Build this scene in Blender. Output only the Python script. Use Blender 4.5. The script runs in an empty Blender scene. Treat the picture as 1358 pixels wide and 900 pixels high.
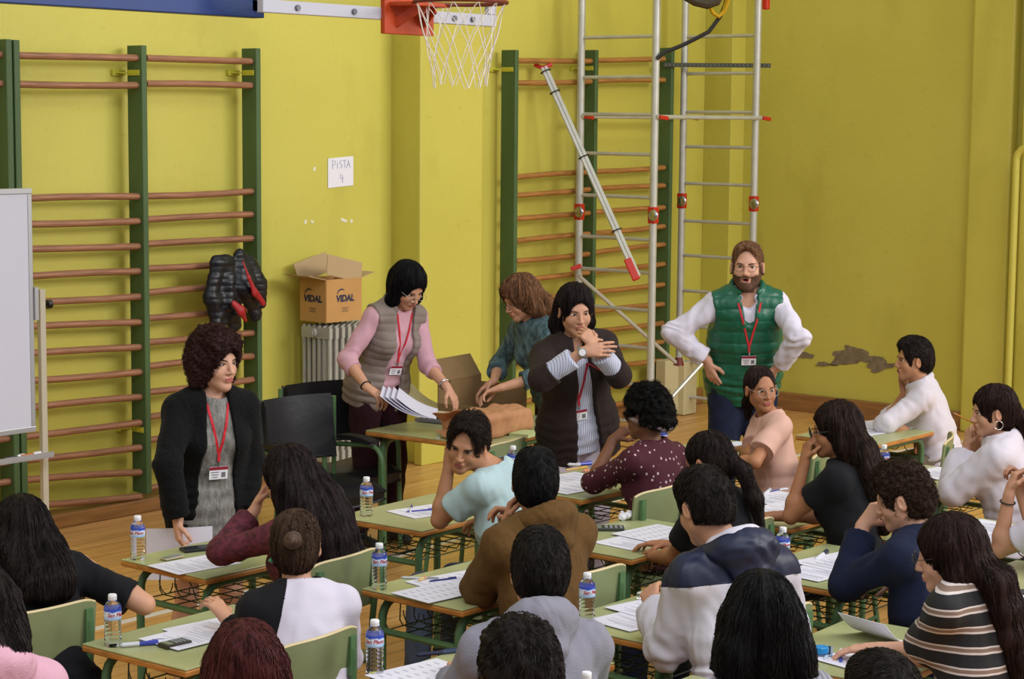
import bpy, math, random
import numpy as np
from mathutils import Vector, Matrix
PI = math.pi
C = bpy.context.scene.collection
random.seed(4)

# ------------------------------------------------------------------ camera model
FL = 2627.0; CAMH = 2.5
YAW = math.radians(50.4); PITCH = math.atan(295 / FL); ROLL = math.radians(-0.5)
cF = np.array([math.sin(YAW) * math.cos(PITCH), math.cos(YAW) * math.cos(PITCH), -math.sin(PITCH)])
_r0 = np.array([math.cos(YAW), -math.sin(YAW), 0.0])
_u0 = np.cross(_r0, cF)
cR = math.cos(ROLL) * _r0 - math.sin(ROLL) * _u0
cU = math.sin(ROLL) * _r0 + math.cos(ROLL) * _u0
CAM = np.array([0, 0, CAMH])
def ray(px, py): return cF + (px - 679) / FL * cR - (py - 450) / FL * cU
def onD(px, py, D): return CAM + ray(px, py) * D
def onz(px, py, z): d = ray(px, py); return CAM + d * ((z - CAMH) / d[2])
def ony(px, py, y): d = ray(px, py); return CAM + d * (y / d[1])
def onx(px, py, x): d = ray(px, py); return CAM + d * (x / d[0])
def proj(p):
    q = np.array(p) - CAM; D = q @ cF
    return 679 + FL * (q @ cR) / D, 450 - FL * (q @ cU) / D, D
def reach(S, px, py, L, near=True):
    """the point seen at (px,py) that lies a bone's length L from S"""
    r = ray(px, py); q = CAM - S
    a = r @ r; b = 2 * r @ q; c = q @ q - L * L
    disc = b * b - 4 * a * c
    if disc < 0:
        p = CAM + r * (-b / (2 * a)); v = p - S
        return S + v / np.linalg.norm(v) * L
    t = (-b - math.sqrt(disc)) / (2 * a) if near else (-b + math.sqrt(disc)) / (2 * a)
    return CAM + r * t
def nrm(v):
    v = np.array(v, float); return v / (np.linalg.norm(v) + 1e-12)

cam_d = bpy.data.cameras.new('camera'); cam = bpy.data.objects.new('camera', cam_d); C.objects.link(cam)
cam_d.sensor_width = 36; cam_d.sensor_fit = 'HORIZONTAL'; cam_d.lens = FL / 1358 * 36
cam_d.clip_start = 0.05; cam_d.clip_end = 200
cam.matrix_world = Matrix(((cR[0], cU[0], -cF[0], 0), (cR[1], cU[1], -cF[1], 0), (cR[2], cU[2], -cF[2], CAMH), (0, 0, 0, 1)))
bpy.context.scene.camera = cam

# ------------------------------------------------------------------ materials
def lin(h):
    if isinstance(h, (tuple, list)): return tuple(h[:3])
    h = h.lstrip('#'); o = []
    for i in (0, 2, 4):
        v = int(h[i:i + 2], 16) / 255
        o.append(v / 12.92 if v <= .04045 else ((v + .055) / 1.055) ** 2.4)
    return tuple(o)
_mc = {}
def mat(name, col, rough=.6, metal=0, spec=.5, var=0, vscale=6, vstretch=(1, 1, 1), bump=0, bscale=40, bstretch=(1, 1, 1), sheen=0, coat=0, trans=0, ior=1.45, col2=None, detail=4):
    if name in _mc: return _mc[name]
    m = bpy.data.materials.new(name); m.use_nodes = True; nt = m.node_tree; N = nt.nodes; L = nt.links
    b = N['Principled BSDF']; c = lin(col)
    b.inputs['Base Color'].default_value = (*c, 1); b.inputs['Roughness'].default_value = rough
    b.inputs['Metallic'].default_value = metal; b.inputs['Specular IOR Level'].default_value = spec
    b.inputs['Sheen Weight'].default_value = sheen; b.inputs['Coat Weight'].default_value = coat
    b.inputs['Transmission Weight'].default_value = trans; b.inputs['IOR'].default_value = ior
    if var or bump or col2:
        tc = N.new('ShaderNodeTexCoord')
    if var or col2:
        mp = N.new('ShaderNodeMapping'); mp.inputs['Scale'].default_value = vstretch; L.new(tc.outputs['Object'], mp.inputs[0])
        n = N.new('ShaderNodeTexNoise'); n.inputs['Scale'].default_value = vscale; n.inputs['Detail'].default_value = detail
        L.new(mp.outputs[0], n.inputs['Vector'])
        r = N.new('ShaderNodeValToRGB'); L.new(n.outputs['Fac'], r.inputs['Fac'])
        r.color_ramp.elements[0].position = .3; r.color_ramp.elements[1].position = .7
        if col2: a, d = c, lin(col2)
        else: a = tuple(x * (1 - var) for x in c); d = tuple(min(1, x * (1 + var)) for x in c)
        r.color_ramp.elements[0].color = (*a, 1); r.color_ramp.elements[1].color = (*d, 1)
        L.new(r.outputs['Color'], b.inputs['Base Color'])
    if bump:
        mp2 = N.new('ShaderNodeMapping'); mp2.inputs['Scale'].default_value = bstretch; L.new(tc.outputs['Object'], mp2.inputs[0])
        n2 = N.new('ShaderNodeTexNoise'); n2.inputs['Scale'].default_value = bscale; n2.inputs['Detail'].default_value = 3
        L.new(mp2.outputs[0], n2.inputs['Vector'])
        bp = N.new('ShaderNodeBump'); bp.inputs['Strength'].default_value = bump; bp.inputs['Distance'].default_value = .01
        L.new(n2.outputs['Fac'], bp.inputs['Height']); L.new(bp.outputs['Normal'], b.inputs['Normal'])
    _mc[name] = m; return m
def stripes(name, stops, period, axis=2, rough=.8, wob=0.0):
    """constant colour bands along an object axis: stops = [(pos, colour), ...] over one period"""
    m = bpy.data.materials.new(name); m.use_nodes = True; nt = m.node_tree; N = nt.nodes; L = nt.links
    b = N['Principled BSDF']; b.inputs['Roughness'].default_value = rough
    tc = N.new('ShaderNodeTexCoord'); s = N.new('ShaderNodeSeparateXYZ'); L.new(tc.outputs['Object'], s.inputs[0])
    d = N.new('ShaderNodeMath'); d.operation = 'DIVIDE'; d.inputs[1].default_value = period; L.new(s.outputs[axis], d.inputs[0])
    f = N.new('ShaderNodeMath'); f.operation = 'FRACT'; L.new(d.outputs[0], f.inputs[0])
    r = N.new('ShaderNodeValToRGB'); r.color_ramp.interpolation = 'CONSTANT'; L.new(f.outputs[0], r.inputs['Fac'])
    e = r.color_ramp.elements
    e[0].position = stops[0][0]; e[0].color = (*lin(stops[0][1]), 1)
    e[1].position = stops[1][0]; e[1].color = (*lin(stops[1][1]), 1)
    for p, c in stops[2:]:
        x = e.new(p); x.color = (*lin(c), 1)
    L.new(r.outputs['Color'], b.inputs['Base Color']); return m

# ------------------------------------------------------------------ object helpers
def tag(o, label=None, cat=None, group=None, kind=None):
    if label: o['label'] = label
    if cat: o['category'] = cat
    if group: o['group'] = group
    if kind: o['kind'] = kind
    return o
def empty(name, loc, rz=0, label=None, cat=None, group=None):
    o = bpy.data.objects.new(name, None); C.objects.link(o); o.location = [float(v) for v in loc]; o.rotation_euler = (0, 0, rz)
    o.empty_display_size = .1
    return tag(o, label, cat, group)
def kids(o): return [c for c in bpy.data.objects if c.parent == o]
def copy_tree(o, parent=None):
    c = o.copy(); C.objects.link(c); c.parent = parent
    for ch in o.children: copy_tree(ch, c)
    return c
class MB:
    def __init__(s): s.v = []; s.f = []; s.m = []
    def add(s, vs, fs, mi=0):
        n = len(s.v); s.v += [tuple(float(c) for c in v) for v in vs]; s.f += [tuple(i + n for i in f) for f in fs]; s.m += [mi] * len(fs); return s
    def box(s, c, size, R=None, mi=0, taper=1):
        hx, hy, hz = [x / 2 for x in size]; vs = []
        for z in (-1, 1):
            t = taper if z > 0 else 1
            for x, y in ((-1, -1), (1, -1), (1, 1), (-1, 1)):
                p = np.array([x * hx * t, y * hy * t, z * hz])
                if R is not None: p = R @ p
                vs.append(p + np.array(c))
        return s.add(vs, [(0, 3, 2, 1), (4, 5, 6, 7), (0, 1, 5, 4), (1, 2, 6, 5), (2, 3, 7, 6), (3, 0, 4, 7)], mi)
    def beam(s, a, b, w, t, side=(0, 0, 1), mi=0):
        a = np.array(a, float); b = np.array(b, float); d = nrm(b - a); e = nrm(np.cross(d, side)); g = np.cross(e, d)
        R = np.stack([e, g, d], 1); return s.box((a + b) / 2, (w, t, np.linalg.norm(b - a)), R, mi)
    def tube(s, pts, r, n=8, mi=0, closed=False, flat=None):
        P = [np.array(p, float) for p in pts]; m = len(P); vs = []; up = None
        rr = r if isinstance(r, (list, tuple)) else [r] * m
        for i, p in enumerate(P):
            if closed: t = nrm(P[(i + 1) % m] - P[i - 1])
            else: t = nrm(P[min(i + 1, m - 1)] - P[max(i - 1, 0)])
            if up is None:
                up = np.array([0, 0, 1.]) if abs(t[2]) < .9 else np.array([1., 0, 0])
            e = nrm(np.cross(t, up)); g = np.cross(e, t); up = g
            for k in range(n):
                a = 2 * PI * k / n; q = e * math.cos(a) + g * math.sin(a) * (flat or 1); vs.append(p + q * rr[i])
        fs = []
        for i in range(m if closed else m - 1):
            j = (i + 1) % m
            for k in range(n):
                l = (k + 1) % n; fs.append((i * n + k, i * n + l, j * n + l, j * n + k))
        if not closed:
            fs.append(tuple(range(n))[::-1]); fs.append(tuple((m - 1) * n + k for k in range(n)))
        return s.add(vs, fs, mi)
    def lathe(s, prof, n=20, c=(0, 0, 0), mi=0, R=None):
        vs = []; fs = []
        for r, z in prof:
            for k in range(n):
                a = 2 * PI * k / n; p = np.array([r * math.cos(a), r * math.sin(a), z])
                if R is not None: p = R @ p
                vs.append(p + np.array(c))
        m = len(prof)
        for i in range(m - 1):
            for k in range(n):
                l = (k + 1) % n; fs.append((i * n + k, i * n + l, (i + 1) * n + l, (i + 1) * n + k))
        if prof[0][0] > 1e-5: fs.append(tuple(range(n))[::-1])
        if prof[-1][0] > 1e-5: fs.append(tuple((m - 1) * n + k for k in range(n)))
        return s.add(vs, fs, mi)
    def grid(s, fn, nu, nv, th=0, mi=0):
        """surface fn(u,v) -> point, thickened by th along its normal"""
        P = np.array([[fn(i / nu, j / nv) for j in range(nv + 1)] for i in range(nu + 1)], float)
        du = np.gradient(P, axis=0); dv = np.gradient(P, axis=1); n = np.cross(du, dv); n /= np.linalg.norm(n, axis=2, keepdims=True) + 1e-9
        a = (P + n * th / 2).reshape(-1, 3); b = (P - n * th / 2).reshape(-1, 3); w = nv + 1; K = len(a)
        fs = []
        for i in range(nu):
            for j in range(nv):
                q = (i * w + j, (i + 1) * w + j, (i + 1) * w + j + 1, i * w + j + 1)
                fs.append(q); 
                if th: fs.append(tuple(x + K for x in q[::-1]))
        if th:
            def rim(l):
                for p, q in zip(l[:-1], l[1:]): fs.append((p, q, q + K, p + K)[::-1])
            rim([i * w for i in range(nu + 1)][::-1]); rim([i * w + nv for i in range(nu + 1)])
            rim([j for j in range(nv + 1)]); rim([nu * w + j for j in range(nv + 1)][::-1])
        return s.add(list(a) + (list(b) if th else []), fs, mi)
    def build(s, name, mats, parent=None, smooth=True, bevel=0, loc=None, ang=40):
        me = bpy.data.meshes.new(name); me.from_pydata(s.v, [], s.f)
        if not isinstance(mats, (list, tuple)): mats = [mats]
        for m in mats: me.materials.append(m)
        me.polygons.foreach_set('material_index', s.m)
        if smooth:
            me.shade_smooth(); me.set_sharp_from_angle(angle=math.radians(ang))
        me.update()
        o = bpy.data.objects.new(name, me); C.objects.link(o)
        if loc is not None: o.location = [float(v) for v in loc]
        if parent is not None: o.parent = parent
        if bevel:
            b = o.modifiers.new('bevel', 'BEVEL'); b.width = bevel; b.segments = 2; b.limit_method = 'ANGLE'
        return o
def rotz(a): c, s = math.cos(a), math.sin(a); return np.array([[c, -s, 0], [s, c, 0], [0, 0, 1.]])
def rotx(a): c, s = math.cos(a), math.sin(a); return np.array([[1., 0, 0], [0, c, -s], [0, s, c]])
def roty(a): c, s = math.cos(a), math.sin(a); return np.array([[c, 0, s], [0, 1., 0], [-s, 0, c]])
def arc(a, b, cx, rad_n=5):
    """rounded corner at cx between a and b as points"""
    a, b, cx = map(lambda q: np.array(q, float), (a, b, cx)); return [(1 - t) ** 2 * a + 2 * t * (1 - t) * cx + t * t * b for t in [i / rad_n for i in range(rad_n + 1)]]
def text_mesh(name, s, size, m, parent, M, ext=.0006, align='CENTER', shear=0, bold=0, warp=None):
    cu = bpy.data.curves.new(name, 'FONT'); cu.body = s; cu.size = size; cu.extrude = ext; cu.align_x = align; cu.align_y = 'CENTER'; cu.shear = shear; cu.offset = bold
    t = bpy.data.objects.new('t', cu); C.objects.link(t)
    bpy.context.view_layer.update()
    me = bpy.data.meshes.new_from_object(t.evaluated_get(bpy.context.evaluated_depsgraph_get())); bpy.data.objects.remove(t); bpy.data.curves.remove(cu)
    if warp:
        for v in me.vertices: v.co = warp(v.co)
    me.materials.clear(); me.materials.append(m); me.name = name
    o = bpy.data.objects.new(name, me); C.objects.link(o); o.parent = parent; o.matrix_local = M
    return o
# ------------------------------------------------------------------ signed distance modelling for bodies, hair and cloth
BIG = .09
class SDF:
    def __init__(s, lo, hi, h):
        s.lo = np.array(lo, float); s.h = h; s.n = np.ceil((np.array(hi) - s.lo) / h).astype(int) + 1
        s.f = np.full(tuple(s.n), BIG, np.float32)
        s.ax = [(s.lo[i] + h * np.arange(s.n[i])).astype(np.float32) for i in range(3)]
    def region(s, lo, hi):
        a = np.clip(np.floor((np.array(lo) - s.lo) / s.h).astype(int), 0, s.n); b = np.clip(np.ceil((np.array(hi) - s.lo) / s.h).astype(int) + 1, 0, s.n)
        if np.any(b <= a): return None
        sl = tuple(slice(a[i], b[i]) for i in range(3))
        return sl, s.ax[0][sl[0]][:, None, None], s.ax[1][sl[1]][None, :, None], s.ax[2][sl[2]][None, None, :]
    def comb(s, sl, d, k, mode):
        f = s.f[sl]
        if mode == 'add':
            if k > 0:
                h = np.maximum(k - np.abs(f - d), 0) / k; s.f[sl] = np.minimum(f, d) - h * h * k * .25
            else: s.f[sl] = np.minimum(f, d)
        elif mode == 'sub':
            d = -d
            if k > 0:
                h = np.maximum(k - np.abs(f - d), 0) / k; s.f[sl] = np.maximum(f, d) + h * h * k * .25
            else: s.f[sl] = np.maximum(f, d)
        else: s.f[sl] = np.maximum(f, d)
    def seg(s, a, b, ra, rb=None, k=.02, w=None, sc=1, clip=None, mode='add', w2=None, sc2=1):
        rb = ra if rb is None else rb; a = np.array(a, float); b = np.array(b, float)
        m = max(ra, rb) * max(sc, sc2, 1) + .05 + k
        g = s.region(np.minimum(a, b) - m, np.maximum(a, b) + m)
        if g is None: return s
        sl, X, Y, Z = g; d = b - a; L2 = float(d @ d) + 1e-9
        px, py, pz = X - a[0], Y - a[1], Z - a[2]
        t = np.clip((px * d[0] + py * d[1] + pz * d[2]) / L2, 0, 1)
        vx, vy, vz = px - t * d[0], py - t * d[1], pz - t * d[2]
        q = vx * vx + vy * vy + vz * vz
        for W, S in ((w, sc), (w2, sc2)):
            if W is not None and S != 1:
                u = vx * W[0] + vy * W[1] + vz * W[2]; q = q + (1 / (S * S) - 1) * u * u
        dd = np.sqrt(np.maximum(q, 0)) - (ra + (rb - ra) * t)
        if clip is not None:
            for (p, n) in clip:
                dd = np.maximum(dd, (X - p[0]) * n[0] + (Y - p[1]) * n[1] + (Z - p[2]) * n[2])
        s.comb(sl, dd.astype(np.float32), k, mode); return s
    def ell(s, c, r, R=None, k=.02, mode='add', clip=None):
        c = np.array(c, float); m = max(r) + .05 + k; g = s.region(c - m, c + m)
        if g is None: return s
        sl, X, Y, Z = g; p = [X - c[0], Y - c[1], Z - c[2]]
        if R is not None: p = [p[0] * R[0, i] + p[1] * R[1, i] + p[2] * R[2, i] for i in range(3)]
        k0 = np.sqrt(sum((p[i] / r[i]) ** 2 for i in range(3))); k1 = np.sqrt(sum((p[i] / r[i] ** 2) ** 2 for i in range(3))) + 1e-6
        dd = k0 * (k0 - 1) / k1
        if clip is not None:
            for (q, n) in clip: dd = np.maximum(dd, (X - q[0]) * n[0] + (Y - q[1]) * n[1] + (Z - q[2]) * n[2])
        s.comb(sl, dd.astype(np.float32), k, mode); return s
    def boxd(s, c, hs, R, mode='sub', rnd=.01, k=0):
        c = np.array(c, float); m = float(np.linalg.norm(hs)) + .03; g = s.region(c - m, c + m)
        if g is None: return s
        sl, X, Y, Z = g; p = [X - c[0], Y - c[1], Z - c[2]]
        p = [p[0] * R[0, i] + p[1] * R[1, i] + p[2] * R[2, i] for i in range(3)]
        q = [np.abs(p[i]) - (hs[i] - rnd) for i in range(3)]
        dd = np.sqrt(sum(np.maximum(x, 0) ** 2 for x in q)) + np.minimum(np.maximum(np.maximum(q[0], q[1]), q[2]), 0) - rnd
        s.comb(sl, dd.astype(np.float32), k, mode); return s
    def cut(s, p, n):
        X, Y, Z = s.ax[0][:, None, None], s.ax[1][None, :, None], s.ax[2][None, None, :]
        s.f = np.maximum(s.f, ((X - p[0]) * n[0] + (Y - p[1]) * n[1] + (Z - p[2]) * n[2]).astype(np.float32)); return s
    def at(s, p):
        i = np.rint((np.array(p) - s.lo) / s.h).astype(int)
        if np.any(i < 0) or np.any(i >= s.n): return BIG
        return float(s.f[tuple(i)])
    def smp(s, p):
        g = (np.array(p) - s.lo) / s.h; i = np.floor(g).astype(int)
        if np.any(i < 0) or np.any(i >= s.n - 1): return BIG
        t = g - i; c = s.f[i[0]:i[0] + 2, i[1]:i[1] + 2, i[2]:i[2] + 2]
        c = c[0] * (1 - t[0]) + c[1] * t[0]; c = c[0] * (1 - t[1]) + c[1] * t[1]; return float(c[0] * (1 - t[2]) + c[1] * t[2])
    def hit(s, o, d, mx=.5):
        """first surface point marching from o along d"""
        o = np.array(o, float); d = nrm(d); t = 0
        while t < mx:
            v = s.smp(o + d * t)
            if v < .0005: return o + d * t
            t += max(min(v * .7, .03), .0015)
        return None
    def mesh(s):
        f = s.f; f[0] = f[-1] = BIG; f[:, 0] = f[:, -1] = BIG; f[:, :, 0] = f[:, :, -1] = BIG
        ins = f < 0
        c = np.zeros(tuple(s.n - 1), np.uint8)
        for dx in (0, 1):
            for dy in (0, 1):
                for dz in (0, 1): c += ins[dx:s.n[0] - 1 + dx, dy:s.n[1] - 1 + dy, dz:s.n[2] - 1 + dz]
        I, J, K = np.nonzero((c > 0) & (c < 8)); M = len(I)
        if M == 0: return np.zeros((0, 3)), np.zeros((0, 4), int)
        idx = np.zeros(tuple(s.n - 1), np.int32); idx[I, J, K] = np.arange(M)
        cv = {(dx, dy, dz): f[I + dx, J + dy, K + dz] for dx in (0, 1) for dy in (0, 1) for dz in (0, 1)}
        acc = np.zeros((M, 3)); cnt = np.zeros(M)
        for ax in range(3):
            o1, o2 = [i for i in range(3) if i != ax]
            for a in (0, 1):
                for b in (0, 1):
                    c0 = [0, 0, 0]; c0[o1] = a; c0[o2] = b; c1 = list(c0); c1[ax] = 1
                    f0, f1 = cv[tuple(c0)], cv[tuple(c1)]; cr = (f0 < 0) != (f1 < 0)
                    t = np.where(cr, f0 / np.where(cr, f0 - f1, 1), 0)
                    p = np.zeros((M, 3)); p[:, o1] = a; p[:, o2] = b; p[:, ax] = t
                    acc += p * cr[:, None]; cnt += cr
        V = (acc / cnt[:, None] + np.stack([I, J, K], 1)) * s.h + s.lo
        Q = []
        for ax in range(3):
            o1, o2 = [(1, 2), (2, 0), (0, 1)][ax]
            sl0 = [slice(None)] * 3; sl1 = [slice(None)] * 3; sl0[ax] = slice(0, -1); sl1[ax] = slice(1, None)
            A = ins[tuple(sl0)]; B = ins[tuple(sl1)]
            E = np.stack(np.nonzero(A != B), 1)
            E = E[(E[:, o1] > 0) & (E[:, o2] > 0)]
            if len(E) == 0: continue
            fl = A[E[:, 0], E[:, 1], E[:, 2]]
            def id_(d1, d2):
                q = E.copy(); q[:, o1] -= d1; q[:, o2] -= d2; return idx[q[:, 0], q[:, 1], q[:, 2]]
            q = np.stack([id_(1, 1), id_(0, 1), id_(0, 0), id_(1, 0)], 1)
            q[~fl] = q[~fl][:, ::-1]; Q.append(q)
        return V, np.concatenate(Q)
def vnormals(V, Q):
    n = np.cross(V[Q[:, 2]] - V[Q[:, 0]], V[Q[:, 3]] - V[Q[:, 1]]); N = np.zeros_like(V)
    for i in range(4): 
        for c in range(3): N[:, c] += np.bincount(Q[:, i], n[:, c], len(V))
    return N / (np.linalg.norm(N, axis=1, keepdims=True) + 1e-12)
def wob(P, f, seed=0, st=(1, 1, 1)):
    """smooth pseudo-noise in [-1,1] made of warped sines"""
    r = np.random.RandomState(seed); P = P * np.array(st) * f; o = np.zeros(len(P)); w = np.zeros(len(P))
    for i in range(3):
        k = nrm(r.randn(3)); w = w + np.sin(P @ k * .7 + r.rand() * 6)
    for i in range(4):
        k = nrm(r.randn(3)) * (1 + i * .55); o += np.sin(P @ k + w * 1.3 + r.rand() * 6) / (1 + i * .4)
    return o / 2.2
def mk(name, V, Q, mats, parent, base, R, slot=None, smooth=True):
    """mesh from world points, stored in the frame of the person's root"""
    L = (V - base) @ R
    me = bpy.data.meshes.new(name); me.vertices.add(len(L)); me.vertices.foreach_set('co', L.astype(np.float32).ravel())
    me.loops.add(len(Q) * 4); me.loops.foreach_set('vertex_index', Q.astype(np.int32).ravel())
    me.polygons.add(len(Q)); me.polygons.foreach_set('loop_start', np.arange(0, len(Q) * 4, 4, dtype=np.int32))
    me.update(calc_edges=True); me.validate()
    if not isinstance(mats, (list, tuple)): mats = [mats]
    for m in mats: me.materials.append(m)
    if slot is not None and len(me.polygons) == len(Q): me.polygons.foreach_set('material_index', slot.astype(np.int32))
    if smooth: me.shade_smooth()
    me.update()
    o = bpy.data.objects.new(name, me); C.objects.link(o)
    if parent is not None: o.parent = parent
    return o
# ------------------------------------------------------------------ people
UP = np.array([0, 0, 1.0])
def basis(yaw, pitch=0, roll=0):
    return rotz(math.radians(yaw)) @ rotx(math.radians(pitch)) @ roty(math.radians(roll))
def imdir(x, y, z): return nrm(x * cR + y * cU - z * cF)       # right, up, towards the viewer in the photo
SKIN = {}
def skin(name, col): return mat('skin_' + name, col, rough=.55, var=.05, vscale=14, bump=.05, bscale=260)

class Human: pass
def skeleton(sp):
    h = Human(); h.sp = sp; s = h.s = sp.get('s', 1.0) * (1 if sp.get('stand') else .92)
    D = sp['D']; h.fem = sp.get('fem', True)
    h.c = onD(*sp['head'], D)                                   # head centre
    h.Rh = basis(*sp.get('hd', (0, 0, 0)))
    ty = sp.get('ty', 0); h.ty = ty
    tf = rotz(math.radians(ty)) @ np.array([0, 1., 0]); h.tf = tf
    hup = h.Rh[:, 2]; hf = h.Rh[:, 1]
    lean = sp.get('lean', 12)                                   # neck leans forward with the torso
    nu = nrm(hup * .5 + UP * .5 + tf * math.sin(math.radians(lean)) * .6)
    h.N = h.c - hf * .018 * s - nu * sp.get('nk', .150) * s
    if 'noff' in sp: h.N = h.N + sp['noff'][0] * cR + sp['noff'][1] * UP
    L = .50 * s; h.L = L
    stand = sp.get('stand', False)
    if 'pel' in sp:
        h.P = reach(h.N, *sp['pel'][:2], L, sp['pel'][2] == 'n') if isinstance(sp['pel'][0], (int, float)) and len(sp['pel']) == 3 else np.array(sp['pel'])
        if len(sp['pel']) == 3: h.N = h.P + nrm(h.N - h.P) * L
    else:
        zp = sp.get('zp', .54 if not stand else h.N[2] - L * math.cos(math.radians(lean)))
        dz = h.N[2] - zp
        if dz > L * .985: dz = L * .985; zp = h.N[2] - dz
        hd = math.sqrt(L * L - dz * dz); ld = rotz(math.radians(sp.get('ld', ty))) @ np.array([0, 1., 0])
        h.P = h.N - ld * hd; h.P[2] = zp
    h.u = nrm(h.N - h.P); h.f = nrm(tf - h.u * (tf @ h.u)); h.r = np.cross(h.f, h.u)
    sw = (.150 if h.fem else .170) * s * sp.get('wide', 1)
    h.S = {}
    for sd, k in (('L', -1), ('R', 1)):
        up, fw, ou = sp.get('sh' + sd, (0, 0, 0))
        h.S[sd] = h.N - h.u * (.068 - up) * s + h.r * k * (sw + ou) + h.f * (.005 + fw)
    h.E = {}; h.W = {}; h.H = {}
    for sd, k in (('L', -1), ('R', 1)):
        a = sp.get('arm' + sd)
        LU, LF = .285 * s, .25 * s
        if a is None:
            E = h.S[sd] + nrm(h.tf * .55 + h.r * k * .22 - UP * .85) * LU
            W = E + nrm(h.tf * .95 - h.r * k * .45 + UP * max(-.3, min(.3, (.79 - E[2]) * 3 if not stand else -.5))) * LF
            if stand: E = h.S[sd] + nrm(-UP + h.r * k * .2) * LU; W = E + nrm(-UP + h.tf * .2) * LF
            hd = nrm(W - E); pn = -UP; curl = .3
        else:
            e, w = a[0], a[1]
            W = onD(w[0], w[1], D + w[2]); v = W - h.S[sd]; dist = np.linalg.norm(v); v = v / dist
            dist = min(max(dist, .09), LU + LF - .004); W = h.S[sd] + v * dist
            aa = (LU * LU - LF * LF + dist * dist) / (2 * dist); rr = math.sqrt(max(LU * LU - aa * aa, 0)); q1 = nrm(np.cross(v, UP)); q2 = np.cross(v, q1); best = None
            for t in np.linspace(0, 2 * PI, 96, endpoint=False):
                c_ = h.S[sd] + v * aa + (q1 * math.cos(t) + q2 * math.sin(t)) * rr; pq = proj(c_); er = math.hypot(pq[0] - e[0], pq[1] - e[1]) + max(0, -((c_ - h.S[sd]) @ h.tf)) * 60 + max(0, -((c_ - h.S[sd]) @ (h.r * k))) * sp.get('outw', 70)
                if best is None or er < best[0]: best = (er, c_)
            E = best[1]
            print('ARM', sp['label'][:30], sd, round(best[0]), [round(float(x)) for x in proj(E)[:2]], 'S', [round(float(x)) for x in proj(h.S[sd])[:2]], 'W', [round(float(x)) for x in proj(W)[:2]])
            hd = nrm(a[2]) if len(a) > 2 and a[2] is not None else nrm(W - E)
            pn = nrm(a[3]) if len(a) > 3 and a[3] is not None else -UP
            curl = a[4] if len(a) > 4 else .35
            pn = nrm(pn - hd * (pn @ hd))
        h.E[sd], h.W[sd], h.H[sd] = E, W, (hd, pn, curl)
    h.base = np.array([h.P[0], h.P[1], 0.0]); h.RB = rotz(math.radians(ty))
    h.hipL, h.kn, h.an = {}, {}, {}
    for sd, k in (('L', -1), ('R', 1)):
        rr = rotz(math.radians(ty)) @ np.array([k, 0, 0.]); hp = h.P + rr * .085 * s - UP * .01
        if stand:
            kn = np.array([hp[0], hp[1], 0]) + UP * (hp[2] * .53) + h.tf * .03 + rr * .02; an = np.array([hp[0], hp[1], .08]) + rr * .03 - h.tf * .02
        else:
            kn = hp + h.tf * .43 * s + rr * .05 * s; kn[2] = .52; an = kn + h.tf * sp.get('ft', .02) + rr * .01; an[2] = .08
        h.hipL[sd], h.kn[sd], h.an[sd] = hp, kn, an
    return h
def bounds(h, pts, m=.2): P = np.array(pts); return P.min(0) - m, P.max(0) + m

def head_sdf(F, h, off=0, detail=True):
    R, c, s = h.Rh, h.c, h.s * h.sp.get('hs', 1.0)
    def W(x, y, z): return c + R @ (np.array([x, y, z]) * s)
    e = lambda p, r, k=.02, mode='add': F.ell(W(*p), [max(q * s + off, .002) for q in r], R, k * s, mode)
    e((0, -.018, .032), (.074, .094, .086))
    e((0, .03, -.02), (.060, .058, .085), .03)
    for x in (-1, 1):
        F.seg(W(x * (.043 if h.fem else .048), .012, -.058), W(x * .012, .066, -.096), .020 * s + off, (.015 if h.fem else .018) * s + off, .035)
        e((x * .036, .058, -.032), (.024, .022, .024), .025)
    e((0, .072, -.096), (.018, .016, .016), .02)
    if not detail: return W
    F.seg(W(-.03, .072 if h.fem else .076, .024), W(.03, .072 if h.fem else .076, .024), .010 * s, None, .02)
    for x in (-1, 1): e((x * .031, .101 if h.fem else .098, .004), (.017, .014, .011), .014, 'sub')
    F.seg(W(0, .086, .012), W(0, .106, -.026), .007 * s, .0105 * s, .012)
    e((0, .107, -.03), (.011, .009, .008), .008)
    for x in (-1, 1): e((x * .012, .095, -.034), (.008, .009, .007), .006)
    e((0, .083, -.060), (.024, .014, .016), .012)
    F.seg(W(-.017, .094, -.055), W(.017, .094, -.055), .0055 * s, None, .006)
    F.seg(W(-.013, .093, -.067), W(.013, .093, -.067), .0065 * s, None, .006)
    if h.sp.get('mouth'): e((0, .104, -.063), (.015, .018, .009), .004, 'sub')
    else: F.seg(W(-.02, .1015, -.0615), W(.02, .1015, -.0615), .0022, None, .003, mode='sub')
    for x in (-1, 1):
        Re = R @ rotz(x * -.35)
        F.ell(W(x * .081, -.008, -.010), (.011 * s, .019 * s, .032 * s), Re, .008)
        F.ell(W(x * .091, -.003, -.008), (.006 * s, .009 * s, .018 * s), Re, .004, 'sub')
    return W

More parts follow.
